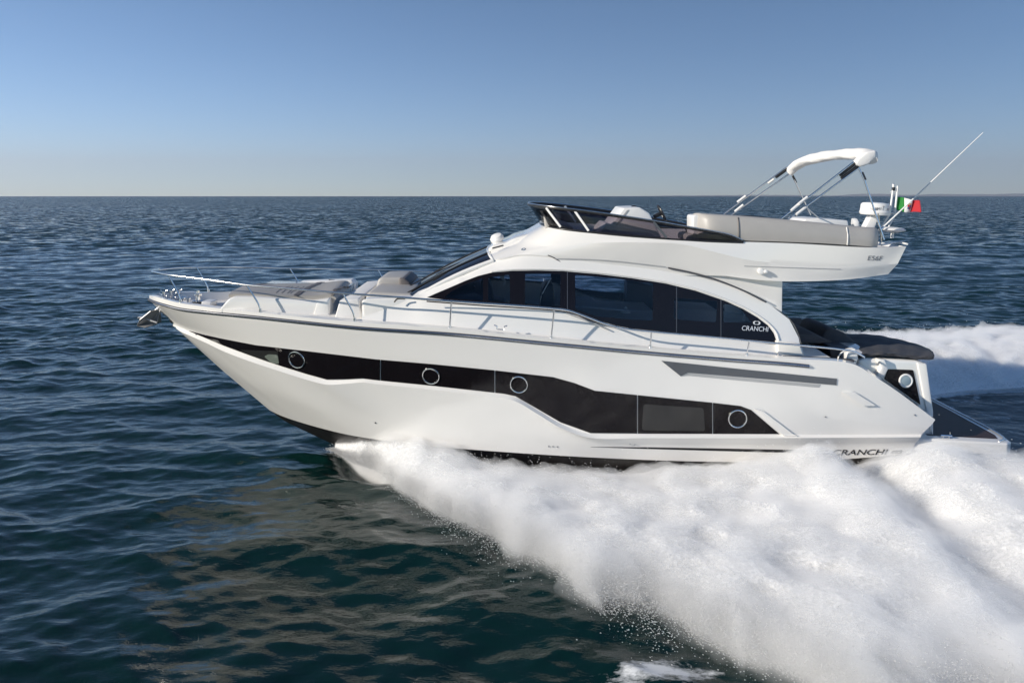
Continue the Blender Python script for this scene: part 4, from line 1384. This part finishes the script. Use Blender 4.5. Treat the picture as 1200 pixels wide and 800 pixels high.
# radar on its raked mast foot
rd = empty("radar"); rd.parent = fly
cR = P(1025, 251.5, .1)
rm = prism("radar_bracket", [(1012, 270), (1021, 252.5), (1031, 252.5), (1024, 270)], .18, -.02, M['white'], rd, bev=.02)
dome = lathe("radar_dome", [(.02, -.005), (.27, -.005), (.288, .02), (.292, .06), (.285, .07), (.28, .075), (.27, .20), (.24, .235), (.12, .25), (.01, .252)], cR, M['white'], rd, k=40)
text_mesh("radar_lettering", "GARMIN", .055, cR + Vector((-.10, -.272, .125)), Vector((1, 0, 0)), Vector((0, .06, 1)), M['greyprint'], rd, depth=.004, width=.27)
tri = lathe("radar_triangle", [(.02, 0), (.02, .004)], cR + Vector((.035, -.272, .172)), M['greyprint'], rd, k=3, axis=(0, -1, 0))
box("radar_badge", cR + Vector((.14, -.235, .12)), (.09, .008, .05), M['ventlight'], rd, bev=.002, rot=Matrix.Rotation(R(31), 3, 'Z'))
# twin-legged light mast
lm = tube("light_mast", [P(1042.5, 252, .05), P(1047, 218, .05)], .020, M['white'], fly)
tube("light_mast_leg", [P(1048.5, 252, .05), P(1052, 218, .05)], .020, M['white'], lm)
for y in (225, 250):
    tube("light_mast_bar", [P(1044, y, .05), P(1052, y, .05)], .013, M['white'], lm)
box("anchor_light", P(1047, 221.5, .05), (.055, .06, .07), M['dark'], lm, bev=.01)
lathe("light_cap", [(.026, 0), (.026, .04), (.015, .05)], P(1047, 218, .05), M['white'], lm, k=12)
for a, b_ in [((1042, 252), (1032, 268)), ((1049, 252), (1040, 268))]:
    tube("light_mast_stay", [P(a[0], a[1], .05), P(b_[0], b_[1], .05)], .018, M['white'], lm)
# flat round antenna
lathe("satellite_antenna", [(.03, -.16), (.03, -.05), (.10, -.045), (.235, 0), (.24, .012), (.20, .04), (.08, .06), (.01, .062)], P(1046, 269.5, .45), M['white'], fly, k=32)
# whip antenna
wa = tube("whip_antenna", [P(1033, 268, .62), P(1082, 222, .62), P(1152, 155.5, .62)], [.016, .013, .007], M['white'], fly)
lathe("antenna_base", [(.035, -.06), (.03, 0), (.02, .06)], P(1033, 268, .62), M['chrome'], wa, axis=(.73, 0, .68), k=12)
# raised aft deck behind the settee
tube("aft_moulding", [P(1033, 287, 1.5), P(1052, 284, 1.2), P(1063, 286, 1.55)], .02, M['white'], fly, n=12)

# ---- bimini
bim = empty("bimini"); bim.parent = yacht
bim["label"] = "folded white bimini on steel poles"
nearB, farB = 1.30, -1.30
cpts = [(1020, 187, 1.34), (1019, 184, 1.25), (1016, 181.5, 1.05), (1004, 180.5, .7), (988, 181, .3), (972, 182.5, -.1), (956, 185.5, -.5), (942, 189.5, -.85), (932, 195, -1.15), (926, 200.5, -1.33)]
cl = crs([P(*p) for p in cpts], 70)
V, Fc = [], []
k = 20
for i, p in enumerate(cl):
    t = i / 69
    tan = Vector(cl[min(i + 1, 69)] - cl[max(i - 1, 0)]).normalized()
    u = Vector((1, 0, .25)); u = (u - tan * u.dot(tan)).normalized(); w_ = tan.cross(u)
    ru = .165 * (1 - .45 * max(0, (t - .86) / .14)) * (1 - .25 * max(0, (.08 - t) / .08))
    rw = .105
    for s in range(k):
        g = 2 * math.pi * s / k
        wr = 1 + .06 * math.sin(2 * g + t * 17) + .035 * math.sin(4 * g - t * 31) + .02 * math.sin(t * 70 + 2 * g)
        V.append(Vector(p) + u * (ru * wr * math.cos(g)) + w_ * (rw * wr * math.sin(g)))
for i in range(69):
    for s in range(k):
        a = i * k + s; b_ = i * k + (s + 1) % k
        Fc.append((a, b_, b_ + k, a + k))
Fc.append(tuple(range(k))[::-1]); Fc.append(tuple(69 * k + s for s in range(k)))
link("rolled_canvas", V, Fc, M['canvas'], bim, sharp=70)
# drooping end of the canvas on the near side
prism("canvas_end", [(1027, 176), (1028, 184), (1018, 193), (1009, 196), (1001, 193), (1006, 186), (1016, 178)], 1.40, 1.22, M['canvas'], bim, bev=.035)
def pole(a, b_, ba, bb, r=.017, m=None, name="pole"):
    return tube(name, [P(a[0], a[1], ba), P(b_[0], b_[1], bb)], r, m or M['chrome'], bim)
for (a, b_) in [((897, 270.5), (1000.5, 190)), ((895, 278), (1006, 197))]:
    pole(a, b_, 1.66, 1.36)
for (a, b_) in [((848, 251), (922, 196)), ((851, 256), (926, 203))]:
    pole(a, b_, -1.66, -1.33)
for t0, t1 in [((984, 205.5), (1002, 192)), ((986, 209), (1005, 195)), ((909, 208), (923, 198))]:
    nr = t0[0] > 950
    pole(t0, t1, 1.38 if nr else -1.35, 1.36 if nr else -1.33, r=.032, m=M['dark'], name="pole_strap")
for a, b_ in [((927, 247), (938, 237.5)), ((933, 251.5), (944, 243)), ((936, 239), (946, 231)), ((900, 269), (909, 260))]:
    pole(a, b_, 1.58, 1.53, r=.027, m=M['white'], name="pole_sleeve")
for a, b_ in [((864, 237), (874, 229.5)), ((861, 248), (871, 240)), ((900, 215), (907, 210))]:
    pole(a, b_, -1.52, -1.48, r=.027, m=M['white'], name="pole_sleeve")
pole((1006, 196), (1013, 211), 1.36, 1.42, r=.016, name="brace"); pole((1013, 211), (1036, 281), 1.42, 1.58, r=.016, name="brace")
pole((1010, 202), (1014, 211), 1.38, 1.42, r=.026, m=M['dark'], name="brace_grip")
pole((1029, 250), (1033, 284), 1.50, 1.45, r=.013, name="brace")
pole((927, 202), (950, 252), -1.33, -1.6, r=.014, name="brace")
pole((929, 206), (933, 214), -1.34, -1.42, r=.024, m=M['dark'], name="brace_grip")
pole((946, 244), (960, 256), 1.5, .6, r=.012, m=M['white'], name="brace")
for px, py in [(895, 278), (929, 281)]:
    box("pole_foot", P(px, py, 1.70), (.10, .06, .05), M['chrome'], bim, bev=.01)

# ---- flag: a thing of its own on the light mast
fl0 = P(1051, 231, .05)
fw, fh = .46, .27
nx, nz = 36, 14
flag = empty("ensign")
flag.matrix_world = POSE
tag(flag, "small green, white and red ensign flying from the light mast", "flag")
cols = [("green_stripe", M['green'], 0, 1 / 3), ("white_stripe", M['flagwhite'], 1 / 3, 2 / 3), ("red_stripe", M['red'], 2 / 3, 1)]
def flag_pt(u, v, o=0):
    curl = .05 * math.sin(u * 9 + v * 1.5) * (0.3 + u)
    x = u * fw * (1 - .05 * math.sin(u * 9)) - (.05 * u if u > .66 else .03 * u)
    z = -v * fh * (1 - .12 * max(0, u - .66) * 3 * abs(2 * v - 1)) - .05 * u + .015 * math.sin(u * 7 + v * 2)
    return fl0 + Vector((x, curl - .16 * u * u + o, z))
for nm, mm, u0, u1 in cols:
    V, Fc = [], []
    for i in range(13):
        for j in range(nz):
            V.append(flag_pt(u0 + (u1 - u0) * i / 12, j / (nz - 1)))
    Fc = grid_faces(13, nz)
    fo = link(nm, V, Fc, mm, flag, sharp=80)
    s2 = fo.modifiers.new("thick", 'SOLIDIFY'); s2.thickness = .003
# emblem on the white stripe: a small quartered shield under a crown-like bar
def patch(nm, u0, u1, v0, v1, mm):
    V = []
    for i in range(5):
        for j in range(5):
            V.append(flag_pt(u0 + (u1 - u0) * i / 4, v0 + (v1 - v0) * j / 4, -.006))
    link(nm, V, grid_faces(5, 5), mm, flag)
gold = mat("flag_gold", (.45, .25, .06), .7); fblue = mat("flag_blue", (.06, .08, .25), .7)
patch("emblem_crown", .44, .57, .28, .38, gold)
patch("emblem_quarter", .43, .50, .40, .56, M['red']); patch("emblem_quarter", .51, .58, .40, .56, fblue)
patch("emblem_quarter", .43, .50, .57, .72, fblue); patch("emblem_quarter", .51, .58, .57, .72, M['red'])

# ================================================================== FOREDECK
# sun pad block
sp_ = prism("sunpad_base", [(258, 361), (268, 350), (274, 347.5), (300, 348), (366, 352.5), (386, 349.5), (386, 374), (258, 367)], 1.18, -1.10, M['gel'], yacht, bev=.03)
prism("sunpad_side_panel", [(372, 353.5), (384, 351.5), (385.5, 371), (367, 370)], 1.20, 1.1, M['gel'], sp_, bev=.01)
pad = []
for b, pts in [(1.02, [(268, 348.5), (285, 348.5), (320, 350.5), (366, 352), (388, 352), (390, 356)]),
               (1.04, [(268, 345), (285, 344), (320, 345.5), (366, 346.5), (389, 345), (394, 350)]),
               (.7, [(272, 341), (290, 340), (330, 341), (370, 341.5), (396, 339.5), (400, 346)]),
               (0, [(280, 337), (300, 335.5), (335, 335.5), (372, 335.5), (402, 334), (406, 340)]),
               (-.7, [(286, 334.5), (305, 332.5), (340, 332), (375, 331.5), (406, 330), (410, 335)]),
               (-1.02, [(288, 334.5), (308, 332.5), (342, 331.5), (376, 331), (408, 329.5), (411, 334)]),
               (-1.04, [(288, 338), (308, 336), (342, 335), (376, 334), (408, 333), (411, 338)])]:
    pad.append(row([(x, y, b) for x, y in pts], None, 40))
padr = subdiv_rows(pad, 4)
pc = loft("sunpad", padr, M['vinylgrey'], yacht, mirror=False, sharp=60)
sx = [P(x, 340, .3).x for x in (352, 397)]
for px, w in ((362, .05), (401, .03)):
    x_ = P(px, 338, .2).x
    q = []
    for r_ in padr[3:-3]:
        j = int(np.argmin(np.abs(r_[:, 0] - x_))); q.append(Vector(r_[j]) + Vector((0, 0, .004)))
    tube("sunpad_strap", q, .02, M['vinyldark'], pc, prof=[(-w, -.004), (w, -.004), (w, .008), (-w, .008)])
for px in (335, 341, 347, 353):
    x_ = P(px, 338, .2).x
    q = []
    for r_ in padr[6:13]:
        j = int(np.argmin(np.abs(r_[:, 0] - x_))); q.append(Vector(r_[j]) + Vector((0, 0, .001)))
    tube("sunpad_seam", q, .006, M['vinyldark'], pc, sides=6)
prism("sunpad_shade_wedge", [(281, 344), (284, 341), (300, 341.5), (304, 345), (283, 345.5)], .55, -.6, M['vinyldark'], pc, bev=.02)  # dark wedge put in for the shading near the pad's forward end
# far-side moulding and hatch
prism("deck_locker", [(350, 330.5), (412, 328), (416, 333), (416, 345), (350, 343)], -1.15, -1.5, M['white'], yacht, bev=.03)
box("locker_hinge", P(389, 328.4, -1.3), (.14, .06, .03), M['dark'], yacht, bev=.005)
# footwell and forward seat
prism("foredeck_locker", [(270, 352), (274, 346), (281, 345), (284, 362), (270, 362)], -.2, -.9, M['white'], yacht, bev=.02)
prism("footwell_step", [(398, 352), (420, 350), (424, 374), (392, 373)], 1.35, -1.3, M['gelmatt'], yacht, bev=.02)
seatb = prism("bow_seat_base", [(424, 352), (430, 350), (480, 349), (500, 352), (500, 381), (426, 377)], 1.50, -1.45, M['gel'], yacht, bev=.03)
prism("bow_seat", [(428, 346), (433, 342), (482, 344), (484, 352), (430, 352)], 1.15, -1.15, M['vinyl'], yacht, bev=.04)
bb_ = prism("bow_seat_back", [(440, 338), (443, 327), (448, 325), (472, 325), (480, 330), (482, 347), (440, 345)], -.10, -1.2, M['vinyl'], yacht, bev=.05)
prism("bow_seat_bolster", [(467, 326), (474, 326), (481, 331), (483, 348), (471, 348), (468, 338)], -.02, -1.22, M['vinyldark'], bb_, bev=.04)
# anchor windlass, cleats, rollers on the bow
def on_deck(px, b, up=0.0):
    x_ = P(px, 345, b).x
    return Vector((x_, -b, deck_z(x_) + up))
wl = lathe("windlass", [(.11, 0), (.11, .06), (.05, .08), (.045, .15), (.08, .17), (.08, .21), (.03, .22), (.028, .27), (.01, .28)], on_deck(232, .1), M['chrome'], yacht, k=20)
box("windlass_base", on_deck(238, .1, .02), (.42, .30, .07), M['dark'], wl, bev=.02)
box("deck_hatch", on_deck(222, .15, .03), (.22, .34, .06), M['gelmatt'], yacht, bev=.015)
box("deck_hatch", on_deck(246, .25, .05), (.20, .34, .10), M['white'], yacht, bev=.02)
box("chain_stopper", on_deck(212, .02, .05), (.20, .12, .12), M['chrome'], yacht, bev=.02)
lathe("wash_down_tap", [(.03, 0), (.03, .12), (.045, .13), (.045, .16), (.01, .17)], on_deck(221, .35), M['chrome'], yacht, k=14)
def cleat(px, py, b, s=1.0, mirror=True):
    c = P(px, py, b)
    V, Fc = [], []
    for dx in (-.07, .07):
        V, Fc = sweep([c + Vector((dx * s, 0, 0)), c + Vector((dx * 1.15 * s, 0, .07 * s)), c + Vector((dx * 2.0 * s, 0, .085 * s))], .014 * s, 8, V=V, Fc=Fc)
    V, Fc = sweep([c + Vector((-.08 * s, 0, .0)), c + Vector((.08 * s, 0, .0))], .012 * s, 6, V=V, Fc=Fc)
    if mirror:
        link("cleat", [mir(v) for v in V], [tuple(reversed(f)) for f in Fc], M['chrome'], yacht)
    return link("cleat", V, Fc, M['chrome'], yacht)
cleat(586.5, 386, 1.98, .85)
cleat(192, 347, .22, .7)
for px, b in ((192, .08), (200.5, -.12), (209.5, -.3)):
    c = on_deck(px, b)
    f_ = tube("mooring_bitt", [c, c + Vector((0, 0, .15))], .024, M['chrome'], yacht)
    tube("bitt_horn", [c + Vector((-.07, 0, .18)), c + Vector((-.03, 0, .14)), c + Vector((.03, 0, .14)), c + Vector((.07, 0, .18))], .015, M['chrome'], f_)
# anchor on its roller below the stem head
an = empty("anchor"); an.parent = yacht
tube("shank", [P(196, 353, .02), P(183, 363, .02), P(172, 374, .02)], .03, M['galv'], an)
fl_pts = [P(160.5, 381.5, .02), P(163.5, 374, .24), P(176, 364, .20), P(186, 362, .05), P(187, 368, .02), P(184, 380, .10), P(170, 384.5, .14)]
V = [Vector(p) for p in fl_pts] + [mir(p) for p in fl_pts]
V += [P(177, 378, -.0)]
Fc = [(0, 1, 14), (1, 2, 14), (2, 3, 14), (3, 4, 14), (4, 5, 14), (5, 6, 14), (6, 0, 14)] + [(7, 14, 8), (8, 14, 9), (9, 14, 10), (10, 14, 11), (11, 14, 12), (12, 14, 13), (13, 14, 7)]
fl_o = link("fluke", V, Fc, M['galv'], an, smooth=False)
s3 = fl_o.modifiers.new("thick", 'SOLIDIFY'); s3.thickness = .02
tube("roll_bar", [P(184, 378, .20), P(166, 372, .10), P(163, 373, -.10), P(184, 376, -.22)], .02, M['galv'], an, n=20)
tube("bow_roller", [P(190, 356, .08), P(190, 356, -.08)], .05, M['dark'], an)
lathe("stem_eye", [(.04, 0), (.04, .02), (.02, .03)], P(201, 376, .03), M['dark'], yacht, axis=(-.7, -.6, -.3), k=14)

# ---- guard rails
B_RAIL = [(178, .16), (186, .45), (197, .66), (211, .80), (250, 1.12), (288, 1.36), (330, 1.55), (402, 1.80), (470, 1.95), (528, 2.03), (600, 2.10), (649, 2.12), (935, 2.12), (1015, 2.05)]
rl = row([(178, 318.2), (186, 319.8), (197, 322), (230, 326), (260, 330), (288, 333.8), (330, 337.5), (402, 343.5), (470, 348.5), (528, 352.8), (600, 357.5), (650, 361.5), (664, 363.2), (676, 367), (690, 372.2), (706, 378.3), (722, 383), (740, 386.2), (763, 388.6), (840, 395.5), (905, 401.8), (940, 404.8), (985, 409.3), (1002, 412.5), (1013, 418.5)], B_RAIL, 150)
gr = tube("guard_rail", rl, .0185, M['chrome'], yacht, mirror=True)
for (a, b0, t_, b1) in [((211.5, 353.5), .68, (197.5, 322.3), .66), ((305, 364), 1.36, (289, 334), 1.365), ((415.5, 375), 1.78, (402, 344), 1.80),
                        ((527, 384.5), 1.96, (529, 353.2), 2.03), ((646, 396), 2.06, (649.5, 362), 2.12), ((762, 406.5), 2.08, (763.5, 389), 2.12), ((875, 416.5), 2.08, (878, 399.5), 2.12)]:
    p0, p1 = P(*a, b0), P(*t_, b1)
    if a[0] < 450:
        pm = p0 + (p1 - p0) * .22 + Vector((.03, 0, .0))
        pts = [p0, pm, p1]
    else:
        pts = [p0, p1]
    st_ = tube("stanchion", pts, .0155, M['chrome'], gr, mirror=False, n=10)
    tube("stanchion_base", [p0 + Vector((0, 0, -.02)), p0 + Vector((0, 0, .04))], .028, M['chrome'], gr)
    st2 = tube("stanchion", [mir(p) for p in pts], .0155, M['chrome'], gr, n=10)
    tube("stanchion_base", [mir(p0) + Vector((0, 0, -.02)), mir(p0) + Vector((0, 0, .04))], .028, M['chrome'], gr)
# grab rail at the foot of the screen, seen against the windscreen
tube("grab_rail", [P(428, 352, 1.45), P(428, 347.5, 1.45)], .012, M['dark'], gr)
tube("mooring_hook", [P(462, 354, 1.62), P(465, 350.5, 1.62), P(475, 350, 1.62)], .014, M['dark'], gr, n=8)

# ================================================================== CABIN INTERIOR (seen through the tinted panes)
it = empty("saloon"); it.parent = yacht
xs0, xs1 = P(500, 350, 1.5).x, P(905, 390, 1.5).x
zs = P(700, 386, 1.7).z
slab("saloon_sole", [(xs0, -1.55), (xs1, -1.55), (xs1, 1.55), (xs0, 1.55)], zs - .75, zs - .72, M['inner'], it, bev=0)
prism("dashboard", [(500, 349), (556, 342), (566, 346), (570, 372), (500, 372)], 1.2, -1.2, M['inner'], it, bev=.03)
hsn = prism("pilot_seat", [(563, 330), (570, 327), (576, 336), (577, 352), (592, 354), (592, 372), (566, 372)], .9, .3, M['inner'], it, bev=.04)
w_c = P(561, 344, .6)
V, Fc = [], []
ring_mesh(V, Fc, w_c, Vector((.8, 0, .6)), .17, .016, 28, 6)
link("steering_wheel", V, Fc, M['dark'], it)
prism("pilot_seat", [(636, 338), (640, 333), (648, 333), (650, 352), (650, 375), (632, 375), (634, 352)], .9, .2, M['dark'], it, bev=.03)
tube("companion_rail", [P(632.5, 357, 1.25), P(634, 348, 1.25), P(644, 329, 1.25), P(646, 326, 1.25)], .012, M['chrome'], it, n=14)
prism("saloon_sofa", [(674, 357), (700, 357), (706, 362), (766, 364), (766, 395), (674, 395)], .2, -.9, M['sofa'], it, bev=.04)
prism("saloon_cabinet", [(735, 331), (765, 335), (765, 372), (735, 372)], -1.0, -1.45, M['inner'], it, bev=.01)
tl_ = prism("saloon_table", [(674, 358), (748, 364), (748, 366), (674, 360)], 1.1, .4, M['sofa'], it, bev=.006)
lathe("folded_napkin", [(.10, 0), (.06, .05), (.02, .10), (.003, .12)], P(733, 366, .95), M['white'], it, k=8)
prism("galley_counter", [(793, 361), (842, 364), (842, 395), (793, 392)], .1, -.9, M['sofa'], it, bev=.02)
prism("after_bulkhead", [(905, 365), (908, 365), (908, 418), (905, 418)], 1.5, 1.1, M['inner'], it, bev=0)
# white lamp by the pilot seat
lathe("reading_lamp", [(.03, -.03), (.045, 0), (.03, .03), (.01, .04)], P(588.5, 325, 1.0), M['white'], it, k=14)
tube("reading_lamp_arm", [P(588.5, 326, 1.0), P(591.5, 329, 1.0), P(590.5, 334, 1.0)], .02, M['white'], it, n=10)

# ================================================================== FAR COAST AND AIR
def ridge(name, x0, x1, y, hmax, seed, m):
    """A low range of hills on the far shore: a long ridge with real depth."""
    nx, ny = 240, 9
    xs_ = np.linspace(x0, x1, nx)
    prof = hmax * np.clip(.45 + .35 * fbm(xs_ / 21000, xs_ * 0, xs_ * 0, 2, seed) + .22 * fbm(xs_ / 6000, xs_ * 0 + 3, xs_ * 0, 4, seed + 1), .05, 2)
    prof *= np.clip((xs_ - x0) / (0.32 * (x1 - x0)), 0, 1) ** .8 * np.clip((x1 - xs_) / (0.08 * (x1 - x0)), 0, 1) ** .7
    V = []
    for i in range(nx):
        for j in range(ny):
            t = j / (ny - 1)
            sh = math.sin(math.pi * t) ** .8
            V.append((xs_[i], y + 5000 * t, max(-1, prof[i] * sh * (1 + .12 * math.sin(i * .7 + j * 2)) - (1 if j in (0, ny - 1) else 0))))
    o = link(name, V, grid_faces(nx, ny), m, None, sharp=180)
    tag(o, kind="structure")
    return o


M['hill'] = mat("wooded_hillside", (.035, .045, .045), .9, var=.4, var_scale=.002)
ridge("far_hills", 16000, 150000, 112000, 1300, 3, M['hill'])
# ridge("near_hills", 40000, 130000, 106000, 1100, 9, M['hill'])

hz = bpy.data.materials.new("sea_air")
hz.use_nodes = True
n = hz.node_tree; n.nodes.clear()
ho = n.nodes.new("ShaderNodeOutputMaterial")
pv = n.nodes.new("ShaderNodeVolumePrincipled")
pv.inputs["Color"].default_value = (.96, .94, .97, 1)
pv.inputs["Density"].default_value = HAZE
pv.inputs["Anisotropy"].default_value = 0.3
n.links.new(pv.outputs[0], ho.inputs["Volume"])
bx0, bx1, by0, by1, bz0, bz1 = -170000, 170000, -60, 125000, -4, 6000
V = [(x, y, z) for x in (bx0, bx1) for y in (by0, by1) for z in (bz0, bz1)]
hb = link("haze", V, [(0, 1, 3, 2), (4, 6, 7, 5), (0, 4, 5, 1), (2, 3, 7, 6), (0, 2, 6, 4), (1, 5, 7, 3)], hz, None, smooth=False)
tag(hb, kind="stuff")
